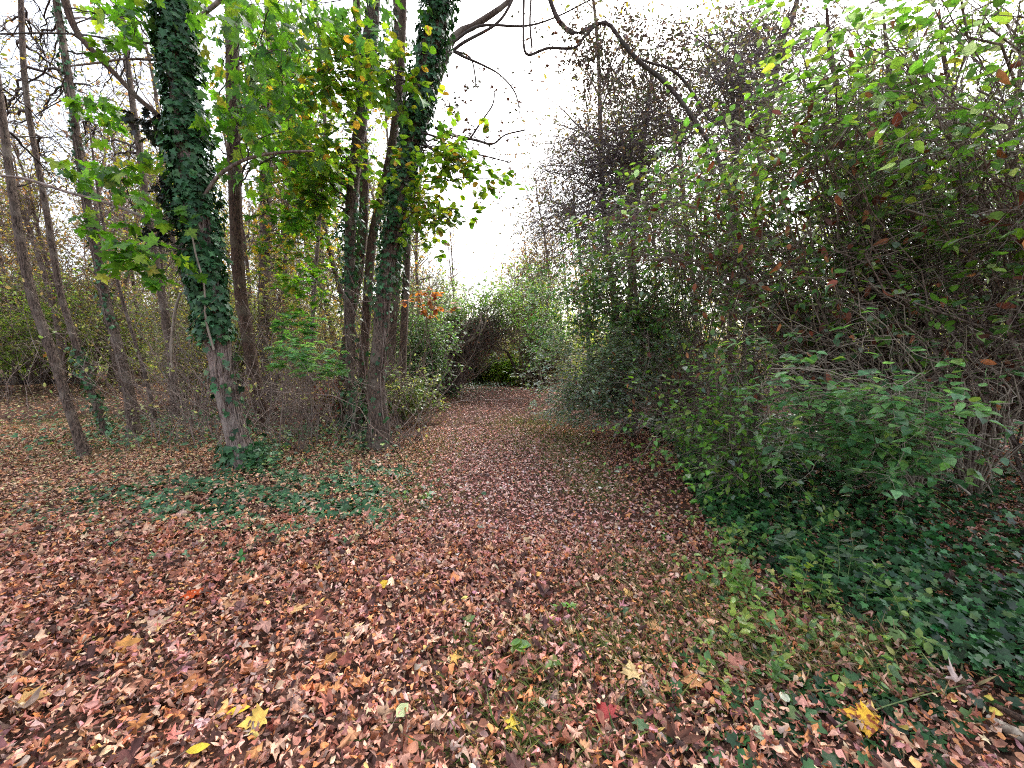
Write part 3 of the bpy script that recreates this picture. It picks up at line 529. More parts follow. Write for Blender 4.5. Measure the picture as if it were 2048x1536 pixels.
simple_tree(54, 'twiggy_tree', 'leafless fine twigged tree with branches reaching farthest left into the gap of sky', (1180, 790), [(1178, 720, 9), (1172, 620, 8), (1160, 520, 7), (1150, 440, 6)], M_TWIGL,
            [(1060, 420, 11, 80, 60, 1, 12), (1100, 300, 11, 80, 80, 1, 10), (1020, 500, 11.5, 60, 40, 1, 8), (1150, 200, 10.5, 80, 80, 1, 7)], .3, k=7, pal=BLD, **{**dk, 'bare': .4, 'rad': .014, 'lf': 1})

# ------------------------------------------------------------------ the honeysuckle thicket on the right
def shrub(seed, label, base, bl, nst=8, spread=.35, group='shrubs of the thicket on the right', name='shrub', **kw):
    rng = np.random.default_rng(seed); b0 = G(*base); t = empty(name, b0, label, 'shrub', group)
    a = rng.uniform(0, 6.28, nst); Q = np.stack([b0[0] + np.cos(a) * spread * rng.uniform(.2, 1, nst), b0[1] + np.sin(a) * spread * rng.uniform(.2, 1, nst), 0 * a], 1); Q[:, 2] = gz(Q[:, 0], Q[:, 1]) - .03
    k = dict(rise=.22, rad=.016, lv2=9, L2=.55, lv3=5, L3=.24, lf=5, leaf=T_POINT, Ls=(.04, .065), pal=SHR, mat=M_SHRUB, twig=M_TWIGB, t0=.3, stem='stems', down=.05, lean=(-.13, -.05, 0) if group and 'thicket' in group else (0, 0, 0), up=0.); k.update(kw)
    return t, foliage(rng, t, Q, bl, **k)
DD = (420, DED, (.06, .11))
shrub(61, 'tall shrub arching up and over, bright green leaves filling the top right corner', (2140, 1010), [(1900, 60, 3.0, 230, 130, .7, 13), (1990, 210, 3.0, 160, 130, .6, 11), (1760, 110, 3.4, 160, 120, .6, 12), (2090, 60, 3, 120, 140, .5, 6)], Ls=(.06, .10), rise=.3, pal=SHR + [(.18, .36, .04, 2)], rad=.016, dead=(90, DED, (.06, .11)), lv2=8, L2=.9, lv3=4, L3=.4, lf=3, bare=.55)
shrub(62, 'green shrub sweeping down in a long diagonal edge towards the gap of sky', (1880, 965), [(1640, 170, 3.7, 140, 90, .7, 10), (1530, 250, 4.0, 140, 90, .7, 11), (1440, 330, 4.3, 130, 90, .7, 11), (1330, 410, 4.8, 110, 80, .8, 10), (1720, 270, 3.7, 140, 100, .7, 10), (1230, 460, 5.4, 90, 70, .8, 8), (1180, 520, 6, 70, 50, .8, 6)], rise=.3, Ls=(.06, .095), dead=DD, lv2=7, L2=.8, lv3=4, L3=.36, lf=3, bare=.7)
shrub(63, 'shrub with brown dead leaves caught among crossing twigs, middle of the thicket', (1760, 935), [(1430, 430, 4.6, 140, 80, .8, 10), (1580, 400, 4.4, 150, 90, .8, 10), (1350, 500, 5.2, 130, 70, .8, 10), (1500, 540, 4.6, 160, 80, .8, 9), (1680, 480, 4.2, 150, 100, .8, 8)], bare=.45, rise=.16, Ls=(.055, .09), dead=(900, DED, (.06, .12)), lv2=7, L2=.8, lv3=4, L3=.36, lf=2, rad=.02)
shrub(64, 'shrub crowded with bare crossing stems at the right edge of the picture', (2180, 980), [(1880, 370, 3.8, 180, 130, .8, 11), (1990, 450, 3.6, 140, 150, .8, 10), (1800, 500, 4.0, 170, 100, .8, 10), (2080, 600, 3.6, 100, 150, .7, 7)], bare=.6, rise=.08, Ls=(.06, .09), lf=1, rad=.024, dead=(420, DED, (.06, .12)), lv2=5, L2=.8, lv3=4, L3=.36)
shrub(65, 'low leafy shrub with large pointed bluish green leaves in flat sprays, right foreground', (1800, 990), [(1800, 790, 2.5, 110, 22, .3, 9), (1850, 850, 2.6, 90, 30, .3, 8), (1700, 850, 2.8, 130, 40, .35, 11), (1600, 790, 2.9, 120, 30, .35, 9), (1790, 920, 2.8, 100, 40, .3, 8), (1600, 740, 2.9, 110, 14, .3, 5), (1560, 870, 3.1, 100, 40, .3, 8)], rise=.25, rad=.008, L2=.4, L3=.2, lv2=4, lv3=3, lf=3, Ls=(.06, .09), leaf=T_POINT, pal=SHB + [(.22, .42, .15, 5), (.28, .48, .24, 2)], flat=.2, down=.02, twig=M_TWIGP)
shrub(66, 'leafy green bush bulging over the path edge below the thicket', (1490, 945), [(1330, 850, 4.4, 110, 60, .5, 9), (1440, 790, 4.2, 120, 70, .5, 10), (1540, 860, 3.7, 120, 70, .5, 10), (1400, 910, 4., 90, 40, .4, 7), (1560, 950, 3.4, 110, 50, .4, 7), (1480, 720, 4.4, 110, 50, .5, 6)], rise=.2, rad=.010, L2=.55, L3=.28, lv2=5, lv3=4, lf=2, Ls=(.045, .08), pal=SHR + [(.20, .44, .06, 5), (.12, .3, .06, 2)])
shrub(67, 'small leaved shrub leaning over the path, sky sheen painted into its pale leaves', (1290, 868), [(1240, 720, 6.2, 110, 40, .6, 11), (1160, 740, 6.6, 90, 50, .6, 10), (1290, 690, 6, 90, 30, .5, 8), (1190, 790, 6.2, 80, 40, .5, 7), (1120, 780, 7, 60, 30, .5, 5)], rise=.2, rad=.010, L2=.6, L3=.28, lv2=8, lv3=5, lf=6, Ls=(.04, .07), pal=[(.30, .38, .30, 3), (.16, .25, .15, 2), (.40, .46, .40, 2)], flat=.2, dead=(80, DED, (.04, .06)))  # pale grey greens imitate sky reflected on the leaves
shrub(68, 'shrub with bluish leaves drooping over the far half of the path', (1350, 850), [(1180, 610, 7, 110, 60, .8, 10), (1110, 640, 7.4, 70, 60, .8, 6), (1230, 560, 6.6, 110, 70, .8, 9), (1330, 600, 6.2, 110, 80, .8, 9), (1170, 520, 7.6, 90, 50, .8, 7)], rise=.3, lv2=8, L2=.8, L3=.35, lf=4, Ls=(.055, .09), pal=SHB + SHR, down=.1, dead=(150, DED, (.05, .08)))
shrub(69, 'shrub of dry brown twigs and scattered dead leaves above the pale leaved one', (1450, 870), [(1350, 690, 5.4, 130, 70, .8, 10), (1450, 640, 5.2, 130, 90, .8, 10), (1560, 680, 5, 130, 90, .8, 10), (1310, 780, 5.6, 90, 60, .5, 7)], rise=.15, lf=1, rad=.014, lv2=6, L2=.7, lv3=4, L3=.32, dead=(500, DED, (.05, .09)), pal=DRK + SHR)
shrub(70, 'dark stemmed shrub deep in the shade at the far right', (2250, 930), [(1900, 620, 4.8, 150, 120, .9, 10), (2050, 500, 4.6, 140, 140, .9, 9), (2000, 720, 4.4, 140, 100, .9, 9), (2150, 700, 4.6, 100, 150, .8, 6)], rise=.1, lf=2, rad=.028, L2=.7, L3=.3, lv2=6, pal=DRK + SHR, twig=M_TWIGB, bare=.4)
shrub(71, 'thin leafy bush in shade between the brown stems and the path edge', (1660, 900), [(1620, 600, 5.2, 140, 100, .9, 9), (1740, 640, 5, 140, 100, .9, 9), (1820, 700, 4.8, 120, 90, .8, 7)], rise=.12, lf=2, rad=.022, L2=.7, L3=.3, lv2=5, bare=.5, pal=SHR)
shrub(72, 'leafless shrub of long pale arching stems in front of the dark hollow of the thicket', (1850, 960), [(1480, 600, 3.9, 80, 60, .5, 7), (1600, 560, 3.7, 90, 60, .5, 7), (1560, 720, 3.6, 90, 50, .5, 6), (1740, 600, 3.4, 90, 70, .5, 6), (1900, 640, 3.2, 110, 70, .5, 7), (2040, 700, 3.1, 70, 80, .4, 6), (1700, 700, 3.4, 80, 50, .4, 5), (1980, 850, 3., 80, 50, .4, 5)], spread=.6, rise=.22, rad=.011, lv2=3, L2=.6, lv3=2, L3=.3, lf=2, bare=.25, Ls=(.05, .09), pal=SHB, twig=M_TWIGP, dead=(40, DED, (.06, .11)), wob=.2)
shrub(73, 'leafy shrub with small yellow green leaves closing the view between path and diagonal edge', (1420, 840), [(1230, 480, 6.5, 100, 60, .8, 10), (1320, 400, 6, 100, 60, .8, 10), (1160, 560, 7, 80, 50, .8, 9), (1400, 330, 6, 90, 50, .8, 7), (1400, 480, 6, 120, 70, .8, 10), (1290, 560, 6.4, 110, 60, .8, 9)], rise=.25, lv2=7, L2=.8, lv3=5, L3=.36, lf=3, bare=.5, Ls=(.055, .09), dead=(200, DED, (.05, .08)), pal=SHR + DRK)
shrub(74, 'tall shrub behind the top right corner with thin twigs and few leaves', (2000, 900), [(1560, 90, 5, 130, 80, .8, 9), (1700, 30, 5, 130, 80, .8, 9), (1820, 160, 4.6, 150, 110, .8, 9), (1640, 220, 5, 120, 70, .8, 8), (1980, 60, 4.5, 120, 110, .8, 7)], rise=.25, lv2=8, L2=.9, lv3=6, L3=.4, lf=2, bare=.6, Ls=(.05, .08), pal=SHR + DRK)
# tall brown stems standing upright inside the thicket
for i, (px, py, top, lab) in enumerate([(1790, 962, 1700, 'leftmost of the upright brown stems deep in the thicket'), (1868, 985, 1815, 'middle one of the upright brown stems deep in the thicket'), (1950, 960, 1925, 'rightmost upright brown stem near the right edge of the thicket')]):
    simple_tree(80 + i, 'understory_tree', lab, (px, py), [(px - 15, py - 90, 30), (px - 30, py - 230, 24), ((px + top) / 2, py - 420, 20), (top, py - 640, 16), (top - 40, py - 860, 12)], M_BARK2,
                [(top - 60, 300, 4.2, 120, 120, .8, 10), (top + 20, 480, 4.2, 110, 90, .8, 8)], .4, k=10, rise=.1, rad=.016, lv2=7, L2=.7, lv3=4, L3=.3, lf=2, pal=DRK + SHR, mat=M_SHRUB, twig=M_TWIGB, Ls=(.04, .07))
for i, (px, py, top, lab) in enumerate([(1468, 800, 1462, 'grey trunk seen through the middle of the thicket'), (1640, 840, 1700, 'slanting dark trunk behind the bare crossing twigs')]):
    simple_tree(90 + i, 'understory_tree', lab, (px, py), [(px - 5, py - 90, 20), ((px + top) / 2, py - 220, 17), (top, py - 420, 14), (top + 20, py - 640, 10)], M_BARK,
                [(top, 330, 8, 150, 120, 1, 12), (top, 520, 8, 150, 90, 1, 10)], .4, k=10, rise=.1, rad=.02, lv2=8, L2=.9, lv3=5, L3=.35, lf=3, pal=DRK + SHR, mat=M_SHRUB, twig=M_TWIGB, Ls=(.05, .08))

# ------------------------------------------------------------------ the vine arch over the path
rng = np.random.default_rng(101); b0 = G(880, 790)
t = empty('vine_arch', b0, 'arch of tangled dark vines hanging over the far end of the path', 'vine tangle')
g2 = G(862, 792); Qa = A([g2, g2 + A([.3, .2, 0]), G(905, 786)])
foliage(rng, t, Qa, [(880, 700, 12.6, 36, 40, .5, 36), (920, 660, 12.6, 40, 30, .5, 34), (960, 655, 12.5, 40, 25, .5, 34), (1000, 668, 12.5, 34, 24, .5, 20), (865, 745, 12.5, 22, 26, .4, 20), (975, 650, 12.4, 40, 26, .4, 16), (930, 690, 12.3, 40, 30, .4, 16), ],
        .25, .022, 8, .6, 6, .35, 1, T_OVAL, (.05, .08), DRK + DED, M_DRY, M_TWIGB, down=.25, bare=.3, stem='vine_stem', wob=.3)
foliage(rng, t, Qa, [(1020, 640, 12.5, 40, 10, .5, 14), (1075, 655, 12.4, 24, 16, .4, 10), (980, 640, 12.5, 30, 10, .5, 10)], .3, .015, 6, .35, 5, .22, 1, T_OVAL, (.05, .08), DRK, M_DRY, M_TWIGB, down=.15, bare=.3, stem='hanging_twigs', wob=.2, t0=.7)
foliage(rng, t, Qa, [(850, 690, 12.6, 45, 30, .6, 12), (920, 620, 12.8, 50, 22, .6, 14), (990, 600, 12.8, 50, 24, .6, 9), (1060, 610, 12.6, 45, 22, .6, 8), (1030, 575, 13, 50, 30, .6, 8), (860, 640, 12.8, 50, 30, .6, 6)],
        .35, .02, 7, .6, 4, .35, 4, T_OVAL, (.06, .10), SHR + [(.18, .34, .05, 3)], M_SHRUB, M_TWIGB, down=.05, stem='branch')
for pts in ([(900, 700, 3), (940, 680, 4), (960, 650, 4), (962, 625, 3)], [(895, 720, 3), (930, 690, 3), (965, 660, 4), (975, 630, 3)], [(905, 705, 3), (920, 712, 3), (935, 728, 3)], [(850, 735, 3), (862, 765, 3), (868, 795, 3)], [(835, 765, 3), (870, 752, 3), (880, 745, 2)]):
    stick('vine_stem', pts, 12.0, t, M_TWIGP, M=14, k=5)
simple_tree(102, 'leaning_sapling', 'dark thin tree leaning left over the path under the arch, far end', (1056, 776), [(1045, 755, 7), (1030, 735, 7), (1020, 715, 7), (1012, 702, 6), (995, 698, 5), (980, 690, 4), (965, 676, 4)], M_TWIG, None, .1, k=7)
simple_tree(103, 'sapling', 'upright thin sapling with pale leaves just right of the arch opening', (1086, 782), [(1078, 740, 7), (1082, 700, 6), (1090, 640, 5), (1100, 560, 4)], M_BARK, [(1090, 600, 12, 60, 60, .8, 10), (1080, 690, 12, 40, 50, .8, 8)], .1, k=7, rise=.2, rad=.015, lv2=8, L2=.7, lv3=5, L3=.3, lf=4, Ls=(.05, .08), pal=SHB, mat=M_SHRUB, twig=M_TWIGB)
up = dict(group='green tree tops above the arch', nst=4, spread=.5, rise=.2, rad=.035, lv2=7, L2=.9, lv3=5, L3=.45, lf=4, Ls=(.07, .12), name='small_tree', twig=M_TWIGB)
shrub(108, 'yellow green small tree whose top stands above the right part of the arch', (1075, 772), [(1040, 555, 15, 60, 40, 1, 12), (1000, 590, 15, 50, 24, 1, 7), (1090, 590, 15, 40, 40, 1, 7)], pal=[(.26, .38, .08, 3), (.36, .44, .12, 2), (.16, .26, .07, 2)], mat=M_GREEN, **up)
shrub(109, 'grey green small tree above the left part of the arch', (850, 780), [(900, 590, 14.5, 60, 34, 1, 8), (850, 560, 15, 50, 50, 1, 7), (950, 570, 15, 40, 24, 1, 4)], pal=[(.18, .26, .14, 3), (.26, .3, .2, 2), (.14, .2, .08, 2)], mat=M_SHRUB, **up)
shrub(110, 'tan and orange small tree far off where the wood meets the sky', (1040, 765), [(1060, 510, 19, 50, 30, 1, 14), (1110, 490, 18, 50, 40, 1, 12), (1010, 530, 19, 30, 20, 1, 8)], pal=[(.45, .33, .16, 3), (.4, .38, .14, 2), (.5, .26, .14, 1)], mat=M_AUT, **up)
far = dict(group='bushes far behind the arch', nst=6, spread=.6, rise=.2, rad=.03, lv2=8, L2=1., lv3=5, L3=.5, lf=6, Ls=(.08, .13), name='bush', twig=M_TWIG)
shrub(104, 'pale yellow bush glowing through the arch opening', (1005, 760), [(1005, 715, 19, 30, 26, 1, 20), (985, 690, 19, 25, 20, 1, 10)], pal=[(.55, .52, .20, 3), (.4, .45, .15, 2), (.6, .5, .3, 1)], mat=M_AUT, **far)
shrub(105, 'low bright green bush seen through the arch opening', (1020, 768), [(1018, 742, 17, 22, 12, .8, 14)], pal=[(.25, .42, .06, 3), (.35, .45, .1, 2)], mat=M_GREEN, **far)
shrub(106, 'grey green bush filling the left part of the arch opening', (960, 768), [(955, 735, 17, 30, 25, 1, 14), (930, 745, 17, 25, 20, 1, 8)], pal=[(.16, .22, .12, 3), (.2, .2, .14, 2)], mat=M_SHRUB, **far)
shrub(107, 'tan twiggy bush right of the arch opening', (1075, 768), [(1068, 740, 16, 30, 26, 1, 12), (1100, 700, 16, 40, 40, 1, 12)], pal=[(.3, .24, .17, 3), (.2, .2, .1, 2)], mat=M_DRY, **far)

# ------------------------------------------------------------------ shrubs left of the arch and along the wood edge
edge = dict(group='undergrowth bushes left of the path', nst=6, spread=.4, name='bush', rad=.012, t0=.25)
shrub(111, 'grey green bush between the vine clad cluster and the arch', (830, 815), [(830, 720, 10, 50, 60, .8, 16), (860, 640, 10.5, 45, 60, .8, 16), (820, 600, 10.5, 40, 50, .8, 10)], pal=SHB + DRK, lv2=9, L2=.7, lv3=5, L3=.3, lf=5, Ls=(.05, .08), **edge)
shrub(112, 'low bush with pale green and yellow leaves at the foot of the cluster', (800, 850), [(815, 775, 7.5, 40, 22, .5, 9), (850, 780, 8, 35, 14, .5, 7), (790, 760, 7.5, 30, 30, .4, 5)], pal=[(.2, .3, .12, 3), (.4, .4, .12, 2), (.12, .2, .06, 2)], lv2=6, L2=.35, lv3=4, L3=.2, lf=4, Ls=(.05, .08), **edge)
shrub(113, 'yellow leaved bush behind the gap between ivy tree and cluster', (600, 815), [(600, 700, 9.5, 70, 60, .8, 12), (650, 640, 10, 60, 60, .8, 10), (570, 620, 10, 50, 60, .8, 8)], pal=YEL, mat=M_AUT, lv2=8, L2=.7, lv3=5, L3=.3, lf=3, Ls=(.045, .075), **edge)
shrub(114, 'twiggy bush with yellowish leaves behind the set back grey trunk', (380, 815), [(380, 700, 9.5, 70, 60, .8, 12), (330, 640, 10, 70, 70, .8, 12), (420, 620, 10, 50, 60, .8, 8)], pal=YEL + DRK, mat=M_AUT, lv2=8, L2=.7, lv3=5, L3=.3, lf=3, Ls=(.045, .075), **edge)
shrub(115, 'tall bright green bush behind the leaning trunks at the far left', (60, 750), [(60, 600, 15, 90, 60, 1.2, 24), (150, 610, 15, 80, 60, 1.2, 20), (0, 660, 14.5, 60, 50, 1, 14), (180, 680, 15, 70, 40, 1, 12), (-60, 600, 15, 80, 70, 1, 14), (90, 690, 15, 90, 40, 1, 12)], **{**edge, 'rad': .03}, pal=[(.26, .42, .07, 3), (.18, .30, .05, 3), (.38, .46, .11, 2), (.10, .16, .04, 2)], lv2=9, L2=1., lv3=6, L3=.45, lf=7, Ls=(.08, .13), mat=M_GREEN)
shrub(130, 'fresh green bush filling the gap between the two nearest leaning trunks', (110, 770), [(100, 640, 12, 80, 50, 1, 14), (30, 600, 12.5, 70, 60, 1, 12), (160, 590, 12, 60, 60, 1, 9)], **{**edge, 'rad': .02}, pal=[(.26, .40, .08, 3), (.16, .26, .05, 3), (.4, .44, .13, 2)], lv2=7, L2=.8, lv3=5, L3=.4, lf=5, Ls=(.06, .10), mat=M_GREEN)
shrub(131, 'pale yellow green bush behind the ivy tree', (440, 800), [(440, 640, 11, 70, 80, 1, 12), (520, 600, 11, 60, 80, 1, 12), (640, 560, 11.5, 60, 80, 1, 12)], **{**edge, 'rad': .02}, pal=[(.44, .48, .16, 3), (.28, .38, .1, 3), (.5, .42, .16, 1)], lv2=7, L2=.8, lv3=5, L3=.4, lf=4, Ls=(.055, .09), mat=M_GREEN)
shrub(116, 'dense green bush behind the third leaning trunk', (250, 760), [(250, 640, 13, 70, 70, 1, 16), (300, 700, 12.5, 60, 50, 1, 10), (220, 720, 12, 50, 30, 1, 8)], **{**edge, 'rad': .02}, pal=[(.2, .26, .06, 3), (.12, .17, .05, 3), (.34, .34, .12, 2)], lv2=8, L2=.9, lv3=5, L3=.4, lf=5, Ls=(.07, .11), mat=M_GREEN)
shrub(117, 'bramble bush with dark red leaves low in front of the cluster', (660, 845), [(660, 790, 7.2, 50, 30, .5, 9), (690, 760, 7.4, 30, 30, .4, 6)], pal=[(.25, .05, .04, 2), (.14, .14, .04, 2), (.35, .25, .06, 1)], mat=M_DRY, lv2=6, L2=.35, lv3=4, L3=.2, lf=3, Ls=(.04, .07), **edge)
# sprays of orange leaves and two light green saplings
t_, _ = shrub(118, 'sapling with a spray of bright orange round leaves beside the cluster', (800, 838), [(855, 580, 6.6, 40, 24, .25, 7), (870, 560, 6.6, 30, 14, .2, 3)], nst=1, spread=.02, name='sapling', group=None, pal=[(.46, .20, .07, 3), (.38, .15, .07, 1)], mat=M_AUT, rad=.01, lv2=2, L2=.2, lv3=2, L3=.1, lf=3, Ls=(.07, .10), leaf=T_ROUND, t0=.8, rise=.05)
t_, _ = shrub(119, 'maple seedling holding a flat tier of light green leaves right of the ivy tree', (600, 905), [(560, 700, 5., 40, 8, .25, 4), (610, 705, 5., 45, 12, .3, 7), (650, 712, 5., 35, 14, .3, 5), (640, 738, 4.9, 20, 8, .2, 3), (600, 720, 4.8, 50, 6, .3, 4)], nst=1, spread=.02, name='maple_seedling', group=None, pal=[(.26, .44, .22, 3), (.22, .38, .16, 2)], mat=M_GREEN, rad=.004, lv2=2, L2=.2, lv3=2, L3=.08, lf=3, Ls=(.085, .13), leaf=T_MAPLE, t0=.8, rise=.15, flat=.12, down=0)
t_, _ = shrub(120, 'maple seedling with a small upper tier of green leaves close behind the light green one', (585, 880), [(570, 640, 5.5, 35, 8, .25, 6), (620, 635, 5.5, 35, 10, .25, 5)], nst=1, spread=.02, name='maple_seedling', group=None, pal=[(.18, .38, .12, 3), (.16, .34, .12, 2)], mat=M_GREEN, rad=.004, lv2=3, L2=.16, lv3=2, L3=.06, lf=3, Ls=(.085, .12), leaf=T_MAPLE, t0=.8, rise=.15, flat=.12, down=0)

# dead branch dangling beside the ivy tree
rng = np.random.default_rng(121); P = at(345, 640, 5.1)
t = empty('dead_branch', at(343, 725, 5.1), 'pale dead stick dangling upside down beside the ivy tree', 'branch')
stick('branch', [(362, 585, 4), (352, 615, 6), (346, 660, 6), (343, 700, 7), (345, 735, 4)], 5.1, t, M_TWIGP)
C = grow(rng, A([at(345 + rng.uniform(-2, 2), py, 5.1) for py in np.linspace(640, 735, 11)]), A([[rng.choice([-1, -1, 1]) * rng.uniform(.3, 1), rng.normal(0, .5), -rng.uniform(.2, 1.1)] for _ in range(11)]), rng.uniform(.2, .75, 11), 7, .22)
V, F = tubes(C, taper(np.full(11, .004), .3, 7), 4); build('twig', V, F, M_TWIGP, t, None, True)

# ------------------------------------------------------------------ the wood behind: thin trees, copies of a few
def far_tree(seed, h, pal, lf, mat):
    rng = np.random.default_rng(seed); t = empty('thin_tree', (0, 0, 0), 'x', 'tree')
    z = np.linspace(-.1, h, 30); r = np.linspace(.085, .03, 30); lx = -.05 * np.maximum(z, 0) ** 1.2 * rng.uniform(.2, 1.5)
    Q = np.stack([lx + .12 * np.sin(z * .8 + seed), .1 * np.sin(z * .6 + seed * 2), z, r], 1); Q[:, :2] -= Q[0, :2]
    V, F = tubes(Q[None, :, :3], Q[None, :, 3] * 1., 8); build('trunk', V, F, M_BARK, t, None, True)
    n = 36; P, D, _ = along(rng, Q[None, :, :3], n, .12, 1.); dr = side_dirs(rng, D, (.6, 1.2), .25)
    C1 = grow(rng, P, dr, rng.uniform(.8, 2.2, n), 8, .16, (0, 0, .04)); R1 = taper(rng.uniform(.012, .028, n), .25, 8); B = Bag(); B.add(*tubes(C1, R1, 5))
    P, D, r_ = along(rng, C1, 8, .15, 1., R1); C2 = grow(rng, P, side_dirs(rng, D), rng.uniform(.4, 1., len(P)), 5, .2); R2 = taper(np.maximum(r_ * .5, .004), .4, 5); B.add(*tubes(C2, R2, 3))
    P, D, r_ = along(rng, C2, 4, .15, 1., R2); C3 = grow(rng, P, side_dirs(rng, D), rng.uniform(.2, .6, len(P)), 4, .2); B.add(*tubes(C3, taper(np.full(len(P), .0035), .5, 4), 3))
    B.obj('branch', M_TWIGB, t, True, False)
    P, D, _ = along(rng, C3, lf, .2, 1.); P = P[rng.uniform(0, 1, len(P)) < .7]; m = len(P)
    B = Bag(); B.add(*leaf_arrays(rng, P, rdir(rng, m, -.4), rdir(rng, m, .7), rng.uniform(.06, .12, m), T_OVAL, pick(rng, pal, m, .2))); B.obj('foliage', mat, t)
    return t
protos = [far_tree(201, 8.5, YEL, 2, M_AUT), far_tree(202, 9.5, YEL + [(.3, .2, .14, 6)], 1, M_AUT), far_tree(203, 8, [(.2, .28, .08, 3), (.36, .38, .12, 3), (.14, .18, .07, 2)], 4, M_GREEN), far_tree(204, 10, [(.35, .2, .14, 3), (.42, .3, .18, 2)], 1, M_AUT)]
rng = np.random.default_rng(200)
LOOK = ['with sparse yellow leaves', 'almost bare with few tan leaves', 'with light green leaves', 'with a few reddish brown leaves']
ZONE = {'l': ('thin trees in the wood on the left', 'in the near wood at left', 'far back in the wood at left'),
        'c': ('thin trees far beyond the arch', 'seen far off above the vine arch', 'farthest off above the vine arch'), 'r': ('thin trees behind the thicket on the right', 'close behind the right thicket', 'well behind the right thicket')}
spots = []
for px in np.linspace(-1150, -180, 20): spots.append((px + rng.uniform(-20, 20), rng.uniform(8, 20), 'l'))
for px in np.linspace(-140, 840, 48): spots.append((px + rng.uniform(-12, 12), rng.uniform(10.2, 21), 'l'))
for px in np.linspace(-120, 800, 22): spots.append((px + rng.uniform(-16, 16), rng.uniform(18, 30), 'l'))
for px in list(np.linspace(820, 985, 14)) + list(np.linspace(1035, 1200, 11)): spots.append((px + rng.uniform(-8, 8), rng.uniform(18, 30), 'c'))
for px in np.linspace(1260, 2250, 24): spots.append((px + rng.uniform(-20, 20), rng.uniform(9, 18), 'r'))
used = set()
for i, (px, Y, g) in enumerate(spots):
    k = int(rng.integers(0, 4)) if g != 'r' else int(rng.choice([0, 2, 2, 1]))
    o = protos[k] if k not in used else copy_tree(protos[k]); used.add(k)
    x = (px - 1024) / FPX * Y; o.location = (x, Y, float(gz(x, Y))); o.rotation_euler = (rng.normal(0, .02), rng.normal(-.04 if g == 'l' else 0, .04), rng.choice([rng.normal(0, .5), rng.normal(0, 1.5)]))
    s = rng.uniform(.75, 1.1) * (.85 * np.clip((abs(px - 985) + 40) / 130, .5, 1) if g == 'c' else 1); o.scale = (s, s, s); o['group'] = ZONE[g][0]; o['label'] = 'thin tree ' + LOOK[k] + ' ' + ZONE[g][1 + (Y > {'l': 16, 'c': 25, 'r': 13}[g])]

# far undergrowth: one mass closing the view
rng = np.random.default_rng(210); B = Bag(); BT = Bag()
n = 80000; a = rng.uniform(-2.1, 1.7, n); y = rng.uniform(17, 34, n); x = a * y; hmax = 3.4 + 1.3 * np.sin(x * .35 + 1) + .8 * np.sin(x * .9 + y)
m = ~((np.abs(x - pathx(y)) < 1.2) & (y < 20)); z = rng.uniform(0, 1, n) ** .9 * hmax; z = np.where(np.abs(x) < 5, z * .75, z)
P = np.stack([x, y, gz(x, y) + z], 1)[m]; n = len(P)
tone = np.sin(P[:, 0] * .5) + np.sin(P[:, 0] * .23 + 2) + rng.normal(0, .6, n)
c = np.where((tone > np.where(P[:, 0] < -3, -1.0, .4))[:, None], pick(rng, [(.30, .40, .11, 3), (.20, .30, .08, 3), (.44, .44, .16, 1.6)], n), pick(rng, [(.34, .26, .17, 3), (.22, .17, .12, 3), (.42, .38, .15, 2), (.2, .22, .1, 2)], n))
B.add(*leaf_arrays(rng, P, rdir(rng, n, -.3), rdir(rng, n, .8), rng.uniform(.12, .24, n), T_OVAL, c))
tag(B.obj('far_undergrowth', M_GREEN), 'far undergrowth closing the view between the trunks', None, None, 'stuff')
n = 6500; y = rng.uniform(7.2, 28, n); x = rng.uniform(-1.4, 1.4, n) * y; m = (np.abs(x - pathx(y)) > 1.6) & ~((np.abs(x) < 3) & (y < 17)); x, y = x[m], y[m]; m = (x > -.6 * y) | (rng.uniform(0, 1, len(x)) < .12); x, y = x[m], y[m]; x = np.concatenate([x, rng.uniform(-6, -1.3, 240)]); y = np.concatenate([y, rng.uniform(5.6, 7.6, 240)]); n = len(x)
C = grow(rng, np.stack([x, y, gz(x, y)], 1), rdir(rng, n, 2.6), rng.uniform(.6, 3., n), 7, .2); BT.add(*tubes(C, taper(rng.uniform(.004, .012, n), .3, 7), 3))
P, D, _ = along(rng, C, 3, .3, 1.); C = grow(rng, P, side_dirs(rng, D), rng.uniform(.3, .9, len(P)), 4, .2); BT.add(*tubes(C, taper(np.full(len(P), .004), .4, 4), 3))
keep = rng.uniform(0, 1, len(C)) < .45; P, D, _ = along(rng, C[keep], 2, .3, 1.); m = len(P); BL = Bag()
BL.add(*leaf_arrays(rng, P, rdir(rng, m, -.3), rdir(rng, m, 1.), rng.uniform(.035, .07, m), T_OVAL, pick(rng, [(.52, .50, .30, 2), (.40, .46, .20, 3), (.5, .38, .2, 1), (.22, .32, .12, 3)], m)))
tag(BL.obj('undergrowth_leaves', M_AUT), 'small pale yellow leaves scattered through the brushwood', None, None, 'stuff')
tag(BT.obj('undergrowth_twigs', M_TWIGB, None, True, False), 'brown twiggy brushwood standing between the trunks', None, None, 'stuff')

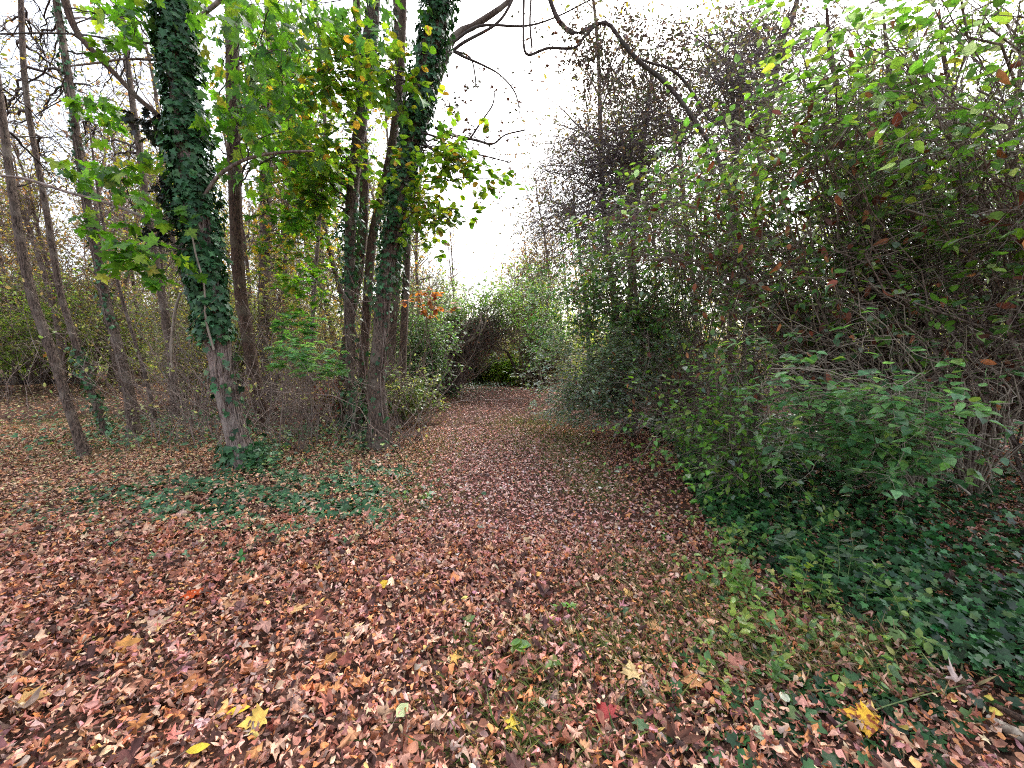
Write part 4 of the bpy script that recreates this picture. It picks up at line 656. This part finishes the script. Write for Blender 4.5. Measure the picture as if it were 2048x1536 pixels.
# ------------------------------------------------------------------ single plants, sticks and leaves in the foreground
M_GRASSY = bark_mat('green_stem', (.08, .12, .04), (.2, .26, .1), (.24, .2, .1), 8, .1)
def plant(seed, px, py, label, h, nl, L, pal, leaf=T_OVAL, stems=3, wid=.12, mat=M_SHRUB):
    rng = np.random.default_rng(seed); b0 = G(px, py); t = empty('seedling', b0, label, 'plant', 'small plants at the path edge')
    nl += 2; C = grow(rng, b0 + rng.normal(0, wid * .4, (stems, 3)) * A([1, 1, 0]), rdir(rng, stems, 2.2), rng.uniform(.7, 1.1, stems) * h, 9, .14)
    V, F = tubes(C, taper(np.full(stems, .002), .5, 9), 5); build('stem', V, F, M_GRASSY, t, None, True)
    P, D, _ = along(rng, C, nl, .2, 1.); n = len(P); T = side_dirs(rng, D, (.9, 1.5), 0); B = Bag()
    C2 = np.stack([P, P + T * .02, P + T * .04], 1); B.add(*leaf_arrays(rng, P, T, rdir(rng, n) * .3 + A([0, -.15, 1.]), rng.uniform(*L, n), leaf, pick(rng, pal, n, .15), (0, .3), (.05, .3))); B.obj('leaves', mat, t)
LG = [(.16, .30, .07, 3), (.26, .38, .09, 2), (.10, .20, .06, 2)]; LY = [(.24, .36, .08, 3), (.36, .42, .12, 2)]
for a in [(301, 1500, 1180, 'tallest leafy light green seedling, at the border of leaves and ivy', .55, 16, (.04, .07), LG), (302, 1560, 1100, 'seedling with pairs of pale leaves standing before the dark ivy', .6, 14, (.04, .065), LG),
          (303, 1440, 1120, 'small pale green seedling left of the taller ones at the ivy border', .35, 12, (.03, .05), LG), (304, 1620, 1230, 'light green seedling with long leaves among grass near the ivy', .42, 12, (.05, .08), LG),
          (305, 1470, 1290, 'yellow green seedling in grassy leaves', .3, 10, (.04, .06), LY), (306, 1680, 1180, 'grey green weed with drooping long leaves in front of the ivy', .5, 9, (.07, .10), [(.13, .2, .12, 3), (.2, .26, .18, 2)], T_LONG),
          (307, 1430, 1405, 'tiny bright yellow green sprout in the brown leaves', .12, 6, (.03, .045), LY), (308, 1115, 1235, 'tiny green sprout in the middle of the leaf carpet', .08, 5, (.03, .05), [(.18, .4, .06, 1)]),
          (309, 1060, 1340, 'small three leaved green weed in the central foreground', .16, 5, (.05, .07), LG), (310, 478, 1125, 'lone green leaf sprout in the brown leaves on the left', .07, 3, (.05, .07), [(.06, .25, .06, 1)]),
          (311, 1380, 1060, 'pale seedling close to the bulging bush', .3, 12, (.03, .05), LG), (312, 1600, 1050, 'yellow dotted seedling under the bulging bush', .5, 14, (.03, .05), LY),
          (313, 1750, 1250, 'leafy green weed before the densest ivy', .3, 10, (.04, .06), LG), (314, 1540, 1360, 'low green weed with rounded leaves near the yellow spotted leaf', .2, 8, (.04, .06), LG), (315, 1530, 1200, 'bushy seedling leaning left at the ivy border', .4, 12, (.035, .06), LY + LG),
          (316, 840, 1010, 'small pale weed at the left path edge', .15, 6, (.03, .05), LG), (317, 1330, 1080, 'tiny pale weed in the shade at the right path edge', .12, 8, (.03, .04), LG)]: plant(*a)
def fallen(seed, px, py, label, L, col, leaf=T_MAPLE, ang=0., tilt=.15, spots=None):
    rng = np.random.default_rng(seed); g = G(px, py); P = g + A([0, 0, .055]); T = A([[math.cos(ang), math.sin(ang), .05]])
    B = Bag(); n = 1; B.add(*leaf_arrays(rng, P[None] - T * L / 2, T, A([[rng.normal(0, tilt), -.25 + rng.normal(0, tilt), 1.]]), L, leaf, A([col]), (0, .15), (.0, .15), (0, .3), vjit=.12))
    pt = P[None, None] - T[None] * L / 2; C = np.concatenate([pt, pt - T[None] * L * .25 + A([0, 0, -.01]), pt - T[None] * L * .5 + A([0, 0, -.02])], 1)
    o = B.obj('fallen_leaf', M_AUTS if spots else M_AUT, None); tag(o, label, 'leaf', 'single fallen leaves lying on top')
    V, F = tubes(C, np.full((1, 3), .0016), 4); build('leaf_stalk', V, F, M_TWIGP, o, None, True)
def spot_mat():
    m = leaf_mat('spotted_leaf', .5, .3, .3); n, l = m.node_tree.nodes, m.node_tree.links; p = n['Principled BSDF']; src = p.inputs['Base Color'].links[0].from_socket
    tc = n.new('ShaderNodeTexCoord'); no = n.new('ShaderNodeTexNoise'); no.inputs['Scale'].default_value = 45; no.inputs['Detail'].default_value = 4; l.new(tc.outputs['Object'], no.inputs['Vector'])
    r = n.new('ShaderNodeMapRange'); r.inputs[1].default_value = .49; r.inputs[2].default_value = .56; l.new(no.outputs[0], r.inputs[0])
    mx = n.new('ShaderNodeMix'); mx.data_type = 'RGBA'; l.new(r.outputs[0], mx.inputs[0]); l.new(src, mx.inputs[6]); mx.inputs[7].default_value = (.25, .05, .01, 1); l.new(mx.outputs[2], p.inputs['Base Color']); return m
M_AUTS = spot_mat()
YL, OR, PK = (.78, .55, .03), (.60, .24, .05), (.62, .42, .30)
for a in [(401, 478, 1442, 'bright yellow folded leaf in the left foreground', .085, YL, T_LONG, .5), (402, 503, 1468, 'pale yellow maple leaf lying just below the folded yellow one', .10, (.8, .55, .12), T_MAPLE, 3.6),
          (403, 1024, 1462, 'yellow leaf at the bottom edge near the centre', .075, YL, T_STAR, 1.5), (404, 1712, 1455, 'large yellow leaf spotted with orange brown, among ivy at bottom right', .13, (.75, .42, .03), T_MAPLE, 2.6, .1, 1),
          (405, 400, 1200, 'red orange maple leaf on the left of the carpet', .14, (.55, .09, .02), T_MAPLE, .2), (406, 806, 1443, 'pale green oval leaf standing out at the bottom', .075, (.5, .6, .3), T_OVAL, 1.1), (407, 1568, 1416, 'small round whitish leaf at bottom right', .045, (.68, .72, .55), T_ROUND, .3),
          (408, 1262, 1357, 'pale yellow leaf with pointed tip, right of centre', .10, (.70, .50, .22), T_MAPLE, 1.5), (409, 325, 1262, 'large pale tan maple leaf on the left', .12, PK, T_MAPLE, .4), (410, 768, 1183, 'small bright yellow leaf in the middle of the carpet', .07, YL, T_ROUND, .3),
          (411, 595, 1230, 'pale yellow maple leaf in the middle left of the carpet', .09, (.72, .45, .2), T_MAPLE, 2.), (412, 398, 1522, 'yellow leaf cut by the bottom edge on the left', .08, (.7, .55, .05), T_LONG, .3), (413, 265, 1305, 'orange leaf left of the pale tan maple leaf', .11, (.62, .30, .08), T_MAPLE, .5),
          (414, 1520, 1490, 'pale green torn leaf at the bottom right of the carpet', .07, (.48, .58, .38), T_ROUND, 1.), (415, 720, 1268, 'small pale star shaped leaf near the centre left', .065, (.75, .55, .3), T_STAR, 1.), (416, 470, 1218, 'orange tan maple leaf beside the red orange one', .10, (.55, .3, .15), T_MAPLE, 1.),
          (417, 310, 1070, 'cream tan maple leaf before the left ivy patch', .14, (.65, .42, .28), T_MAPLE, 1.), (418, 1205, 1440, 'dark red maple leaf near the bottom centre', .10, (.35, .03, .03), T_MAPLE, 2.), (419, 1460, 1338, 'pink brown maple leaf among grass on the right', .11, (.5, .2, .14), T_MAPLE, 2.3),
          (420, 380, 1385, 'orange brown maple leaf in the left foreground', .12, (.48, .2, .08), T_MAPLE, 1.9), (421, 1310, 1265, 'orange tan maple leaf in the grass right of centre', .10, (.58, .33, .15), T_MAPLE, 1.2), (422, 75, 1415, 'yellow tan maple leaf at the lower left edge', .11, (.58, .36, .13), T_MAPLE, .2),
          (423, 915, 1335, 'small orange yellow leaf near the bottom centre', .06, (.65, .38, .08), T_STAR, .2), (424, 1385, 1375, 'orange maple leaf with raised lobe on the right side of the carpet', .1, (.62, .28, .1), T_MAPLE, 1.4)]: fallen(*a)
# split stick with yellow fungus at the bottom right
rng = np.random.default_rng(430); t = empty('rotten_stick', G(2020, 1475), 'pale split stick with yellow patches poking in at the bottom right corner', 'stick')
def gstick(name, pts, r, mat, parent, z=.05, M=14, k=7):
    P = A([[*(G(px, py) + A([0, 0, z])), rr] for (px, py), rr in zip(pts, r)]); q = resample(P, M); V, F = tubes(q[None, :, :3], q[None, :, 3], k); return build(name, V, F, mat, parent, None, True)
gstick('bark', [(1972, 1455), (2010, 1480), (2060, 1505), (2120, 1540)], [.010, .020, .022, .022], M_TWIGP, t)
gstick('heartwood', [(1985, 1440), (2030, 1465), (2090, 1495), (2140, 1520)], [.008, .014, .014, .014], M_BARK2, t, .07)
for px, py, s in ((1985, 1452, .02), (1975, 1425, .014)):
    n = 14; a = np.linspace(0, 6.28, n, endpoint=False); c = G(px, py) + A([0, 0, .075]); rr = s * rng.uniform(.7, 1.2, n)
    V = np.concatenate([[c + A([0, 0, .008])], c + np.stack([np.cos(a) * rr, np.sin(a) * rr, -.008 + 0 * a], 1)]); F = [A([[0, i + 1, (i + 1) % n + 1] for i in range(n)])]
    build('fungus', V, F, M_AUT, t, np.repeat([[.75, .62, .12]], len(V), 0))
for i, (pts, r, lab, mt) in enumerate([([(1670, 1475), (1760, 1435), (1880, 1400), (1940, 1385)], .004, 'long thin green stem lying across the ivy leaves at bottom right', M_GRASS), ([(770, 920), (800, 975), (830, 1010), (866, 1030)], .009, 'thin bare stick lying from the cluster foot towards the path', M_TWIGP),
                                ([(455, 985), (520, 960), (560, 950)], .006, 'thin twig on the ground at the foot of the ivy tree', M_TWIGP), ([(540, 985), (600, 1000), (680, 1030)], .006, 'greenish bramble runner lying across the left ivy patch', M_TWIGP), ([(690, 1290), (640, 1300), (600, 1318)], .004, 'short twig lying in the leaf carpet', M_TWIGB)]):
    g0 = G(*pts[0]); t = empty('fallen_stick', g0, lab, 'stick'); gstick('stem', pts, [r * .7] * len(pts), mt if mt is M_TWIGB else M_TWIGB if i < 4 and i else M_GRASSY, t, .045)
# dark heap of branches behind the first trunks
rng = np.random.default_rng(440); t = empty('brush_pile', G(85, 768), 'dark heap of branches on the ground at the far left', 'brush pile'); c = G(85, 768); n = 70
C = grow(rng, c + rng.normal(0, 1, (n, 3)) * A([.7, .3, .0]) + A([0, 0, .1]), rdir(rng, n) * A([1, .5, .25]), rng.uniform(.6, 1.6, n), 6, .1); C[:, :, 2] = np.maximum(C[:, :, 2], .03)
V, F = tubes(C, taper(rng.uniform(.01, .05, n), .4, 6), 6); build('branches', V, F, M_TWIG, t, None, True)
